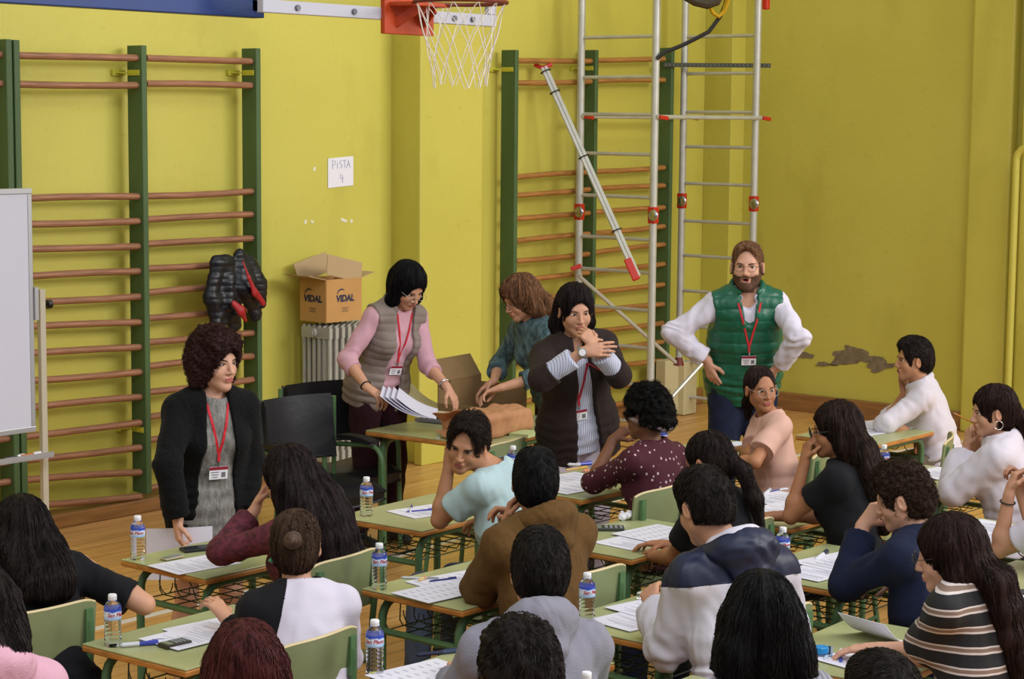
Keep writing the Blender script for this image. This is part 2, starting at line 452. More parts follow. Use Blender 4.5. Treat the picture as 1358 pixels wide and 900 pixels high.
def hand_sdf(F, Wp, hd, pn, side, curl, s):
    th = np.cross(hd, pn) * side
    kn = []
    for off, ln in ((.029, .084), (.0095, .088), (-.0105, .083), (-.029, .074)):
        q = Wp + (hd * ln + th * off) * s + pn * .004 * curl; kn.append(q)
        F.seg(Wp + (hd * .012 + th * off * .45) * s, q, .0155 * s, .0105 * s, .012)
    F.seg(Wp - hd * .01, Wp + hd * .03 * s, .024 * s, .02 * s, .02, w=nrm(pn), sc=.7)
    lens = [(.042, .026, .021), (.047, .030, .022), (.043, .028, .021), (.034, .021, .018)]
    for i, q in enumerate(kn):
        a = 0; p = q; sp = th * (.10, .03, -.04, -.11)[i] * (1 - min(curl, 1))
        for j, l in enumerate(lens[i]):
            a += curl * (62, 78, 45)[j] * PI / 180 * (1 + .08 * i); d = nrm(hd * math.cos(a) + pn * math.sin(a) + sp); n = p + d * l * s
            F.seg(p, n, (.0092, .0084, .0076)[j] * s, (.0084, .0076, .0064)[j] * s, .0025); p = n
    p = Wp + (hd * .022 + th * .024) * s
    for d, l, r in (((.62, .66, .35), .042, .0125), ((.85, .22, .42 + .3 * curl), .032, .0105), ((.9, -.05 - .3 * curl, .40 + .4 * curl), .025, .0088)):
        v = nrm(hd * d[0] + th * d[1] + pn * d[2]); n = p + v * l * s; F.seg(p, n, r * s, r * .86 * s, .006); p = n

def torso_sdf(F, h, off=0, k=.04, hem=.0, bulk=1.0, low=True):
    s, P, N, u, f, r = h.s, h.P, h.N, h.u, h.f, h.r; b = h.sp.get('build', 1.0) * bulk; fem = h.fem
    o = off
    if low: F.seg(P - r * .07 * s, P + r * .07 * s, .105 * s * b + o, None, k)
    F.seg(P + u * .02 * s, P + u * .20 * s + f * .01, (.098 if fem else .104) * s * b + o, (.094 if fem else .106) * s * b + o, k, w=r, sc=1.25)
    F.seg(P + u * .22 * s, P + u * .37 * s + f * .005, .10 * s * b + o, .098 * s * b + o, k, w=r, sc=1.32 if fem else 1.45)
    if fem:
        for x in (-1, 1): F.ell(P + u * .30 * s + r * x * .075 * s + f * .075 * s, [.058 * s * b + o] * 3, None, .04)
    F.seg(h.S['L'], N - u * .05 * s, .050 * s + o, .062 * s + o, k); F.seg(h.S['R'], N - u * .05 * s, .050 * s + o, .062 * s + o, k)
    F.seg(N - u * .02 * s, (h.S['L'] + N) / 2 - u * .004, .05 * s + o, .045 * s + o, k); F.seg(N - u * .02 * s, (h.S['R'] + N) / 2 - u * .004, .05 * s + o, .045 * s + o, k)

def make_body(h, name='person'):
    sp, s = h.sp, h.s; H = .004 if sp.get('fine', True) else .0055
    pts = [h.P, h.N, h.c, h.c + h.Rh[:, 2] * .08, *h.S.values(), *h.E.values(), *h.W.values()]
    bare = sp.get('bare_legs')
    if bare: pts += [*h.kn.values(), *h.an.values()]
    lo, hi = bounds(h, pts, .17); F = SDF(lo, hi, H)
    W = head_sdf(F, h)
    F.seg(h.N - h.u * .03, h.c - h.Rh[:, 2] * .05 * s - h.Rh[:, 1] * .012, (.052 if h.fem else .06) * s, (.048 if h.fem else .056) * s, .03)
    torso_sdf(F, h, -.012)
    for sd, k in (('L', -1), ('R', 1)):
        S, E, Wr = h.S[sd], h.E[sd], h.W[sd]; t = 1 if h.fem else 1.12
        F.seg(S, E, .044 * s * t, .034 * s * t, .03); mid = E + (Wr - E) * .25
        F.seg(E, mid, .034 * s * t, .037 * s * t, .02); F.seg(mid, Wr, .036 * s * t, .024 * s * t, .02)
        hd, pn, cu = h.H[sd]; hand_sdf(F, Wr + hd * .012, hd, pn, k, cu, s * (.93 if h.fem else 1.03))
        if bare:
            F.seg(h.hipL[sd], h.kn[sd], .08 * s, .052 * s, .03); m = h.kn[sd] + (h.an[sd] - h.kn[sd]) * .3 - h.tf * .015
            F.seg(h.kn[sd], m, .05 * s, .054 * s, .02); F.seg(m, h.an[sd], .052 * s, .033 * s, .02)
            F.seg(h.an[sd], h.an[sd] + h.tf * .16 - UP * .045, .035 * s, .025 * s, .02)
    V, Q = F.mesh()
    hl = ((V - h.c) @ h.Rh) / (s * sp.get('hs', 1.0)); hq = hl[Q].mean(1)
    slot = np.zeros(len(Q), int)
    lip = (np.abs(hq[:, 0]) < .021) & (hq[:, 1] > .075) & (hq[:, 1] < .112) & (np.abs(hq[:, 2] + .061) < .0095 * (1 - (np.abs(hq[:, 0]) / .026) ** 2) + .001)
    slot[lip] = 1
    if sp.get('mouth'):
        inner = (np.abs(hq[:, 0]) < .012) & (np.abs(hq[:, 2] + .062) < .006) & (hq[:, 1] > .07); slot[inner] = 2
    sk = skin(*sp['skin']); lp = mat('lips_' + sp['skin'][0], sp.get('lips', '#a86058'), rough=.45)
    o = mk(name, V, Q, [sk, lp, mat('mouth_inside', '#3a1512', .6)], None, h.base, h.RB, slot)
    o.location = h.base; o.rotation_euler = (0, 0, math.radians(h.ty))
    h.F = F; h.o = o; h.Vb, h.Qb, h.hl = V, Q, hl; h.Wl = W; h.top = F
    tag(o, sp['label'], 'person', sp.get('group')); return h

def surf(h, x, z, F=None, dy=0):
    """point of the face seen straight on at head-local x, z"""
    o = h.Wl(x, .16, z); p = (F or h.F).hit(o, -h.Rh[:, 1], .2)
    if p is None: p = h.Wl(x, .09, z)
    return p + h.Rh[:, 1] * dy
def mbw(h, mb, name, mats, parent=None, smooth=True):
    """an MB drawn in world points, stored under the person's body"""
    mb.v = [tuple((np.array(v) - h.base) @ h.RB) for v in mb.v]
    return mb.build(name, mats, parent or h.o, smooth)
def face(h, brow='#2a1c16', iris='#2a160c', look=(0, 0), brow_w=.0026, lid=None):
    R, s = h.Rh, h.s * h.sp.get('hs', 1.0)
    for x in (-1, 1):
        p = surf(h, x * .0315, .004, dy=-.006 * s)
        if h.sp.get('shut'):
            m = MB(); m.tube([surf(h, x * (.0315 + t * .014), .001 - .003 * (1 - t * t), dy=.0015) for t in np.linspace(-1, 1, 7)], .0016 * s, 6)
            mbw(h, m, 'eyelashes', mat('lashes', '#1a100c', .6)); continue
        m = MB(); n = 16; vs = []; fs = []; mi = []
        A = (.0142 * s, .0095 * s, (.0078 if h.fem else .0068) * s); ld = nrm([look[0], 1, look[1]])
        for i in range(n + 1):
            th = PI * i / n
            for j in range(n * 2):
                ph = PI * j / n; q = np.array([math.sin(th) * math.cos(ph), math.sin(th) * math.sin(ph), math.cos(th)])
                vs.append(p + R @ (q * A))
        for i in range(n):
            for j in range(n * 2):
                k = (j + 1) % (2 * n); fs.append((i * 2 * n + j, (i + 1) * 2 * n + j, (i + 1) * 2 * n + k, i * 2 * n + k))
                c = (np.mean([vs[a] for a in fs[-1]], 0) - p) @ R; dx = c[0] - look[0] * .006; dz = c[2] - look[1] * .004
                rr = math.hypot(dx, dz); mi.append(0 if c[1] < 0 or rr > .0058 * s else 1)
        m.v = vs; m.f = fs; m.m = mi
        mbw(h, m, 'eye', [mat('eye_white', '#cfc4bc', .25), mat('iris_' + iris[1:], iris, .2)])
        m = MB(); m.tube([surf(h, x * .0315 + t * .0145 * s, .0095 - .006 * t * t, dy=.001) for t in np.linspace(-1, 1, 7)], [.0008, .0017, .002, .002, .002, .0017, .0008], 6)
        mbw(h, m, 'eyelashes', mat('lashes', '#1a100c', .6))
        m = MB(); m.tube([surf(h, x * (.031 + t * .018), .0235 - .005 * t * t + .002 * t, dy=.0005) for t in np.linspace(-1, 1, 8)], [brow_w * (.75 if h.fem else 1) * q for q in (.5, 1, 1.25, 1.3, 1.2, 1, .8, .35)], 6)
        mbw(h, m, 'eyebrow', mat('brow_' + brow[1:], brow, .8))
def glasses(h, col='#222222', r=.0014, shape=(.0235, .019), metal=0, z=.002):
    m = MB(); s = h.s * h.sp.get('hs', 1.0); W = h.Wl
    for x in (-1, 1):
        m.tube([W(x * .033 + shape[0] * math.cos(a), .112 - .10 * abs(x * .033 + shape[0] * math.cos(a)) ** 1.0 * .22, z + shape[1] * math.sin(a)) for a in np.linspace(0, 2 * PI, 24, endpoint=False)], r, 6, closed=True)
        m.tube([W(x * .056, .099, z + .006), W(x * .074, .06, z + .006), W(x * .084, -.005, z + .008), W(x * .086, -.02, z - .008)], r, 6)
    m.tube([W(-.010, .112, z + .004), W(0, .115, z + .008), W(.010, .112, z + .004)], r, 6)
    g = mbw(h, m, 'glasses', mat('glasses_' + col[1:] + str(metal), col, .35, metal)); return g

def smooth_strand(V, N, h, amp, mode, seed):
    hl = (V - h.c) @ h.Rh
    if mode == 'curly':
        return N * ((wob(V, 150, seed) * .6 + wob(V, 75, seed + 1) * .9 + wob(V, 260, seed + 2) * .35) * amp)[:, None]
    if mode == 'short':
        st = hl * np.array([1, .35, .6]); return N * ((wob(st, 260, seed) * .6 + wob(st, 110, seed + 1)) * amp)[:, None]
    # long / sleek: ridges that run down the hair
    L = (V - h.c) @ h.RB; a = np.arctan2(L[:, 0], -L[:, 1] + .02) * .13
    st = np.stack([a, np.zeros(len(a)), L[:, 2] * .09 + wob(V, 14, seed) * .012], 1)
    return N * ((wob(st, 420, seed) * .7 + wob(st, 170, seed + 1) * 1.1) * amp)[:, None]
def strands(F, V, h, n, style, seed, length=None, rad=.0011, up=.0, comb=.35):
    r = np.random.RandomState(seed + 77); G = np.stack(np.gradient(F.f, F.h), -1)
    def look(P):
        i = np.clip(np.rint((P - F.lo) / F.h).astype(int), 0, F.n - 1); return F.f[i[:, 0], i[:, 1], i[:, 2]], G[i[:, 0], i[:, 1], i[:, 2]]
    P = V[r.randint(0, len(V), n)].copy(); crown = h.c + h.Rh @ np.array([0, -.03, .11]); T = 12 if style == 'long' else 8 if style == 'curly' else 6
    L = length or (.16 if style == 'long' else .05 if style == 'curly' else .030)
    Ls = L * r.uniform(.6, 1.2, n)[:, None] / (T - 1)
    pts = [P.copy()]; fwd = h.Rh[:, 1]; e = r.randn(n, 3)
    ph = r.uniform(0, 6.28, n)
    for k in range(1, T):
        f_, g = look(P); g = g / (np.linalg.norm(g, axis=1, keepdims=True) + 1e-6)
        if style == 'long':
            fl = P - crown; fl = fl / (np.linalg.norm(fl, axis=1, keepdims=True) + 1e-6) * .7 - UP * 1.0 + e * .10
        elif style == 'curly':
            a = ph + k * 1.15; t1 = np.cross(g, e); t1 /= np.linalg.norm(t1, axis=1, keepdims=True) + 1e-6; t2 = np.cross(g, t1)
            fl = t1 * np.cos(a)[:, None] + t2 * np.sin(a)[:, None] + g * .35 * np.cos(a * .7)[:, None]
            P = P + fl * Ls; pts.append(P.copy()); continue
        else:
            fl = (P - crown); fl = fl / (np.linalg.norm(fl, axis=1, keepdims=True) + 1e-6) * .8 + fwd * comb * (((P - h.c) @ h.Rh[:, 2]) > .04)[:, None] - UP * .35 + e * .30
        v = fl - (fl * g).sum(1, keepdims=True) * g; v /= np.linalg.norm(v, axis=1, keepdims=True) + 1e-6
        P = P + v * Ls; f_, g = look(P); g = g / (np.linalg.norm(g, axis=1, keepdims=True) + 1e-6); ok = np.abs(f_) < .02
        P = P - g * np.where(ok, f_ - (.0012 if style == 'long' else .0008 + (.0006 + up * .003) * k), 0)[:, None]; pts.append(P.copy())
    A = np.stack(pts, 1)                                          # n, T, 3
    if style == 'long':
        A[:, 1:] += (np.cumsum(r.randn(n, T - 1, 3), 1) * .0006)
    if h.sp.get('haircut_plane') is not None:
        zc = h.sp['haircut_plane'][0][2]
        for k in range(1, T): bad = A[:, k, 2] < zc; A[bad, k] = A[bad, k - 1] - UP * .0004
    tn = np.gradient(A, axis=1); tn /= np.linalg.norm(tn, axis=2, keepdims=True) + 1e-9
    w = np.cross(tn, np.array([.3, .5, .8])); w /= np.linalg.norm(w, axis=2, keepdims=True) + 1e-9; b = np.cross(tn, w)
    tap = np.sin(np.linspace(.35, PI - .12, T)) ** .6 * rad; rr = tap[None, :, None] * r.uniform(.7, 1.3, (n, 1, 1))
    ring = np.stack([A + rr * (w * math.cos(a) + b * math.sin(a)) for a in (0, 2.094, 4.189)], 2)   # n,T,3,3
    VV = ring.reshape(-1, 3); base = (np.arange(n) * T * 3)[:, None, None] + (np.arange(T - 1) * 3)[None, :, None]; j = np.arange(3)[None, None, :]; j2 = (j + 1) % 3
    QQ = np.stack([base + j, base + j2, base + 3 + j2, base + 3 + j], -1).reshape(-1, 4)
    sl = np.repeat((r.rand(n) < .35).astype(int), (T - 1) * 3)
    return VV, QQ, sl
def hair_mat(col, name, gl=.42, curly=False):
    c = lin(col); c2 = tuple(min(1, x * 2.1 + .006) for x in c)
    m = mat('hair_' + name, tuple(x * .35 for x in c), rough=.62, spec=.12, col2=tuple(min(1, x * 1.7 + .002) for x in c), vscale=60 if not curly else 90, vstretch=(1, 1, .08) if not curly else (1, 1, 1), bump=.15, bscale=240 if not curly else 140, bstretch=(1, 1, .06) if not curly else (1, 1, 1))
    return m
def hair(h, style, col, cname, thick=.012, top=.0, amp=.003, front=0, locks=(), seed=1, ears=True, low=-.07, gl=.42, mode=None, face_cut=1.0, part=0, slen=None, srad=.0008, sup=0, bangs=False, comb=.35):
    """cap of hair round the skull less the face, plus locks: tuples (points, radii, flatten)"""
    R, c, s = h.Rh, h.c, h.s * h.sp.get('hs', 1.0)
    pts = [c + R @ np.array(q) * s for q in ((0, .1, .13), (0, -.14, .13), (.1, 0, 0), (-.1, 0, 0), (0, 0, -.12))]
    for l in locks: pts += [np.array(p) for p in l[0]]
    lo, hi = bounds(h, pts, .10); F = SDF(lo, hi, h.sp.get('hh', .005))
    W = lambda x, y, z: c + R @ (np.array([x, y, z]) * s)
    t = thick
    F.ell(W(0, -.02, .034), (.074 * s + t, .094 * s + t, .086 * s + t + top * .5), R, .02)
    F.ell(W(0, -.035, -.02), (.068 * s + t, .078 * s + t, .075 * s + t), R, .03)
    if top: F.ell(W(0, .02, .085), (.062 * s, .075 * s, .035 * s + top), R, .03)
    n = nrm(R @ np.array([0, 0, -1.])); 
    # nape and face cuts
    F.cut(W(0, 0, low), -nrm(R @ np.array([0, -.35, 1.])) )
    fc = face_cut
    if not bangs: F.ell(W(0, .112, .018 + front), (.058 * s, .052 * s, .045 * s), R, .012, 'sub')
    F.ell(W(0, .118, -.045 + front), (.064 * s * fc, .098 * s, .105 * s), R, .012, 'sub')
    F.ell(W(0, .06, -.12), (.09 * s, .065 * s, .085 * s), R, .012, 'sub')
    if ears:
        for x in (-1, 1): F.ell(W(x * .092, .006, -.022), ((.034 if h.fem else .040) * s, .032 * s, .052 * s), R, .01, 'sub')
    for l in locks:
        P, rr = l[0], l[1]; fl = l[2] if len(l) > 2 else None; kk = l[3] if len(l) > 3 else .03
        for i in range(len(P) - 1):
            if fl is None: F.seg(P[i], P[i + 1], rr[i], rr[i + 1], kk)
            else: F.seg(P[i], P[i + 1], rr[i], rr[i + 1], kk, w=fl[0], sc=fl[1])
    if h.sp.get('haircut_plane') is not None: F.cut(*h.sp['haircut_plane'])
    V, Q = F.mesh(); N = vnormals(V, Q); V = V + smooth_strand(V, N, h, amp, mode or ('curly' if style == 'curly' else 'short' if style == 'short' else 'long'), seed)
    h.hairF = F
    ns = int(h.sp.get('ns', 2400) * (1.0 if style != 'long' else 1.2) * (1.6 if style == 'curly' else 1))
    V2, Q2, s2 = strands(F, V, h, ns, style if style in ('curly', 'short') else 'long', seed, length=slen, rad=srad, up=sup, comb=comb)
    c = lin(col); m2 = mat('hair_strand_' + cname, tuple(min(1, x * 2.2 + .004) for x in c), rough=gl + .08, spec=.28)
    sl = np.concatenate([np.zeros(len(Q), int), s2]); Q = np.concatenate([Q, Q2 + len(V)]); V = np.concatenate([V, V2])
    o = mk('hair', V, Q, [hair_mat(col, cname, gl, style == 'curly'), m2], h.o, h.base, h.RB, sl); return o

def cloth_disp(h, V, N, amp, seed, folds=1.0, quilt=None):
    d = wob(V, 26, seed, (1, 1, .7)) * amp + wob(V, 60, seed + 3, (1, 1, .6)) * amp * .45
    for sd in 'LR':                                            # creases gather at the elbow
        q = np.linalg.norm(V - h.E[sd], axis=1); ax = nrm(h.W[sd] - h.S[sd]); d += np.exp(-(q / .09) ** 2) * np.sin((V @ ax) * 130 + wob(V, 24, seed + 5) * 3.4) * (.35 + .65 * wob(V, 13, seed + 6)) * amp * .8 * folds
    q = (V - h.P) @ h.u; d += np.exp(-(q / .13) ** 2) * np.sin(q * 120 + wob(V, 14, seed + 9) * 3) * amp * .8 * folds
    if quilt:
        per, qa = quilt; ph = (((V - h.P) @ h.u) + ((V - h.P) @ h.r) ** 2 * .6) / per * PI; d += (np.abs(np.sin(ph)) ** .4 - .8) * qa
    return V + N * d[:, None]
def garment(h, name, mats, off=.012, sleeve=.6, flare=.008, hem=.02, neck=.062, open_w=0, hood=False, collar=0, quilt=None, slot=None, amp=.0035, seed=1, H=.006, bulk=1.0, vneck=0, skirt=0, open_taper=0, arms='LR', cuff=0, armoff=None, sleeveless=False, folds=1.0, neckdrop=0, hem_r=.125):
    s, P, N, u, f, r = h.s, h.P, h.N, h.u, h.f, h.r
    pts = [P, N, N + u * .06, *h.S.values()] + [h.E[a] for a in arms] + ([h.W[a] for a in arms] if sleeve > 1 else []) + [P - UP * (skirt + hem)]
    if skirt and not h.sp.get('stand'): pts += [*h.kn.values()]
    lo, hi = bounds(h, pts, .19); F = SDF(lo, hi, H)
    torso_sdf(F, h, off, bulk=bulk)
    if hem: F.seg(P + u * .05, P - u * hem, hem_r * s * h.sp.get('build', 1) + off - .02, hem_r * s * h.sp.get('build', 1) + off - .012, .04, w=r, sc=1.25)
    if skirt:
        if h.sp.get('stand'): F.seg(P, P - UP * skirt, .125 * s + off, .15 * s + off, .04, w=r, sc=1.25)
    F.cut(P - u * (hem + (.10 if not hem else 0)) - UP * skirt, -UP if skirt else -u)
    ao = off * .7 if armoff is None else armoff
    if not sleeveless:
        for sd in arms:
            S, E, Wr = h.S[sd], h.E[sd], h.W[sd]; t = 1 if h.fem else 1.1
            if sleeve <= 1:
                q = S + (E - S) * sleeve; d = nrm(E - S)
                F.seg(S - d * .01, q + d * .02, .050 * s * t + ao, .046 * s * t + ao + flare, .03, clip=[(q, d)])
            else:
                q = E + (Wr - E) * (sleeve - 1); d = nrm(Wr - E)
                F.seg(S, E, .050 * s * t + ao, .043 * s * t + ao, .03)
                F.seg(E, q + d * .02, .043 * s * t + ao, .036 * s * t + ao + flare, .025, clip=[(q, d)])
                if cuff: F.seg(q - d * cuff, q + d * .02, .034 * s * t + ao + .004, None, .006, clip=[(q, d)])
    else:
        for sd, k in (('L', -1), ('R', 1)):
            S, E = h.S[sd], h.E[sd]
            F.ell(S + r * k * .062 * s - u * .03, (.055 * s + off * .3, .12 * s, .115 * s), np.stack([r, f, u], 1), .012, 'sub')
            F.seg(S + r * k * .05, E, .058 * s, .06 * s, .01, mode='sub')
    if hood:
        B = np.stack([r, f, u], 1)
        F.ell(N - f * .108 - u * .035, (.125 * s, .056 * s, .105 * s), B, .014)
        for a in np.linspace(-.55 * PI, 1.55 * PI, 14):
            p = N + r * math.cos(a) * .088 * s + f * (-.01 + .07 * math.sin(a)) * s + u * (.012 - .045 * math.sin(a)) * s; F.ell(p, [.031 * s] * 3, None, .02)
    # neck opening follows the neck itself
    nd = nrm(h.c - h.N)
    F.seg(N - u * .02 - u * neckdrop + f * (.0 + vneck * .3), N + nd * .12, neck * s * .92, neck * s * 1.1, .01, mode='sub')
    if vneck: F.seg(N + f * .05, P + u * (h.L - vneck) + f * .19, .05 * s, .02, .01, mode='sub')
    if collar:
        B = nrm(np.cross(nd, r)); 
        for j in range(2):
            for a in np.linspace(.70 * PI, 2.30 * PI, 26) if (open_w or vneck) else np.linspace(0, 2 * PI, 26, endpoint=False):
                p = N + nd * (collar * (.35 + .55 * j)) + r * math.cos(a) * (neck + .010) * s + f * (.006 + (neck + .012) * math.sin(a)) * s - u * (.02 * math.sin(a)) * s; F.ell(p, [.012] * 3, None, .012)
    if open_w:
        B = np.stack([r, f, u], 1); mid = P + u * .18 * s + f * .17 * s - (UP * skirt * .5 if skirt else 0)
        if open_taper:
            F.seg(N + u * .02 + f * .10, P - u * (hem + .05) + f * .16, open_w * (1 - open_taper), open_w * (1 + open_taper), .01, w=f, sc=2.2, mode='sub')
        else: F.boxd(mid, (open_w, .14 * s, .42 * s), B, 'sub', .01, .01)
    V, Q = F.mesh(); Nn = vnormals(V, Q)
    sl = None
    if slot is not None:
        def gf(c):
            tl = np.stack([(c - P) @ r, (c - P) @ f, (c - P) @ u], 1); ad = {sd: np.minimum(segd(c, h.S[sd], h.E[sd]), segd(c, h.E[sd], h.W[sd])) for sd in 'LR'}; return slot(tl, ad, c)
        for _ in range(2):                                      # pull the seam onto the mesh so that its edge runs clean
            g = gf(V); near = np.abs(g) < H * .62; G = np.stack([(gf(V[near] + np.eye(3)[i] * .001) - g[near]) / .001 for i in range(3)], 1); G2 = (G ** 2).sum(1, keepdims=True) + 1e-6
            V[near] -= G * g[near][:, None] / G2
        sl = (gf(V[Q].mean(1)) > 0).astype(int)
    V = cloth_disp(h, V, Nn, amp, seed, folds, quilt)
    o = mk(name, V, Q, mats, h.o, h.base, h.RB, sl); h.top = F; h.garm = o; return o
def hood_part(h, m, k, seed, lining=None):
    s, N, u, f, r = h.s * k, h.N, h.u, h.f, h.r
    lo, hi = bounds(h, [N, N - f * .1], .24); F = SDF(lo, hi, .005); A = np.linspace(-.98 * PI + PI / 2 - .0, .98 * PI + PI / 2, 44)
    def ctr(a, dr=0, up=0):
        b = max(0, -math.sin(a)); return N + r * math.cos(a) * (.086 + dr) * s + f * (-.020 + (.070 + dr) * math.sin(a) - .018 * b) * s + u * (.0 - .055 * max(0, math.sin(a)) + .030 * b + up) * s
    for a in A:
        b = max(0, -math.sin(a)); F.ell(ctr(a), [(.030 + .016 * b) * s] * 3, None, .02)
    F.seg(N - f * .085 * s + u * .005 * s, N - f * .115 * s - u * .085 * s, .050 * s, .030 * s, .03, w=r, sc=2.0)
    F.seg(N - f * .115 * s - u * .08 * s, N - f * .115 * s - u * .13 * s, .030 * s, .014 * s, .02, w=r, sc=1.5)
    F.seg(N - u * .01, N + nrm(h.c - N) * .14, .055 * s, .072 * s, .012, mode='sub')
    F.ell(N - f * .055 * s + u * .075 * s, (.075 * s, .050 * s, .055 * s), np.stack([r, f, u], 1), .012, 'sub')
    V, Q = F.mesh(); n = vnormals(V, Q); V = V + n * (wob(V, 34, seed) * .005 + wob(V, 80, seed + 1) * .002)[:, None]
    o = mk('hood', V, Q, m, h.o, h.base, h.RB)
    if lining is not None:
        F = SDF(lo, hi, .005)
        for a in A: F.ell(ctr(a, -.016, .034), [.020 * s] * 3, None, .02)
        for a in A[12:32] if False else A: F.ell(ctr(a, -.026, .018), [.022 * s] * 3, None, .02)
        F.seg(N - u * .01, N + nrm(h.c - N) * .14, .050 * s, .060 * s, .008, mode='sub')
        V, Q = F.mesh(); n = vnormals(V, Q); V = V + n * (wob(V, 40, seed) * .003)[:, None]; mk('hood_lining', V, Q, lining, o, h.base, h.RB)
    return o
def segd(c, a, b):
    d = b - a; t = np.clip((c - a) @ d / (d @ d), 0, 1); return np.linalg.norm(c - a - t[:, None] * d, axis=1)
def trousers(h, m, name='trousers', off=.012, seed=3, flare=.0, H=.008):
    s = h.s; pts = [h.P, *h.kn.values(), *h.an.values()]; lo, hi = bounds(h, pts, .2); F = SDF(lo, hi, H); b = h.sp.get('build', 1)
    rr = h.RB[:, 0]
    F.seg(h.P - rr * .07 * s, h.P + rr * .07 * s, .105 * s * b + off, None, .03)
    F.seg(h.P, h.P + h.u * .09 * s, .10 * s * b + off, .094 * s * b + off, .03, w=h.r, sc=1.25)
    for sd in 'LR':
        F.seg(h.hipL[sd], h.kn[sd], .088 * s * b + off, .056 * s + off, .03); F.seg(h.kn[sd], h.an[sd], .056 * s + off, .042 * s + off + flare, .02, clip=[(h.an[sd] + UP * .01, -UP)])
    F.cut(h.P + h.u * .10 * s, h.u)
    V, Q = F.mesh(); N = vnormals(V, Q); V = V + N * ((wob(V, 28, seed) * .004 + wob(V, 60, seed + 1, (1, 1, .5)) * .002))[:, None]
    o = mk(name, V, Q, m, h.o, h.base, h.RB)
    for sd in 'LR':
        a = h.an[sd]; lo, hi = bounds(h, [a, a + h.tf * .2, a * np.array([1, 1, 0])], .08); F = SDF(lo, hi, .006)
        F.seg(a - UP * .03 - h.tf * .03, a * np.array([1, 1, 0]) + UP * .035 + h.tf * .15, .042 * s, .036 * s, .02, w=UP, sc=.8); F.seg(a, a - UP * .04 - h.tf * .01, .042 * s, .045 * s, .02); F.cut((0, 0, .003), -UP)
        V, Q = F.mesh(); mk('shoe', V, Q, mat('shoe_' + h.sp.get('shoe', '#2b2b30')[1:], h.sp.get('shoe', '#2b2b30'), .6), h.o, h.base, h.RB)
    return o
def lanyard(h, drop=.32, col='#c01828', w=.0045, spread=.05, skew=0, badge=True, F=None):
    """ribbon round the neck lying on the clothes, meeting at the breastbone, with a badge"""
    F = F or h.top; P, u, f, r, N, s = h.P, h.u, h.f, h.r, h.N, h.s
    bx = skew; zb = h.L - drop
    def on(x, z, d=.004):
        o = P + r * x + u * z + f * .30; best = None
        for G in h.layers:
            q = G.hit(o, -f, .45)
            if q is not None and (best is None or (q - o) @ -f < (best - o) @ -f): best = q
        return (best if best is not None else P + r * x + u * z + f * .12) + f * d
    m = MB()
    for k in (-1, 1):
        pl = []
        for t in np.linspace(0, 1, 14):
            z = (h.L + .0 - .02) * (1 - t) + (zb + .075) * t; x = k * spread * (1 - t) + bx * t + k * .003
            pl.append(on(x, z))
        pl = [N + r * k * spread * .95 - f * .02 + u * .01] + pl
        for a, b in zip(pl[:-1], pl[1:]): m.beam(a, b, .011, .002, side=f)
    a = on(bx, zb + .075); b = on(bx, zb + .035, .008); m.beam(a, b, .012, .003, side=f)
    o = mbw(h, m, 'lanyard', mat('lanyard_' + col[1:], col, .6))
    m = MB(); cpt = on(bx, zb + .028, .010); m.tube([cpt + u * .012, cpt - u * .010], .004, 8); mbw(h, m, 'clip', mat('chrome', '#b8b8b8', .25, 1), o)
    if badge:
        B = np.stack([r, f, u], 1); c = on(bx, zb - .012, .013)
        m = MB(); m.box(c, (.082, .003, .056), B); bd = mbw(h, m, 'badge', mat('badge_white', '#e8e6ee', .35), o, smooth=False)
        m = MB(); m.box(c + u * .021 + f * .0022, (.082, .0012, .014), B); mbw(h, m, 'badge_header', mat('badge_red', '#8f1f34', .5), bd, smooth=False)
        m = MB(); m.box(c - r * .022 - u * .008 + f * .0022, (.018, .0010, .022), B)
        for i in range(3): m.box(c + r * .016 + u * (.004 - i * .011) + f * .0022, (.036 - i * .006, .0010, .003), B)
        mbw(h, m, 'badge_print', mat('badge_grey', '#6f6f78', .6), bd, smooth=False)
    return o
def back_lock(h, length, rad, width=1.9, n=6, x0=0, drift=(0, 0), back=.085, taper=.75, start=-.02):
    """lock of hair falling from the back of the head along the back"""
    pts = []; rr = []
    s = h.s * h.sp.get('hs', 1.0)
    p0 = h.c + h.Rh @ (np.array([x0, -.06, start]) * s)
    for i in range(n):
        t = i / (n - 1); q = p0 - UP * length * t + drift[0] * h.RB[:, 0] * t + drift[1] * h.RB[:, 1] * t
        k = min(1, t * 2.5); q = q + (-h.tf) * (back - .06) * k * s
        pts.append(q); rr.append(rad * (1 - (1 - taper) * t ** 2))
    return (pts, rr, (h.RB[:, 0] if width else None, width))
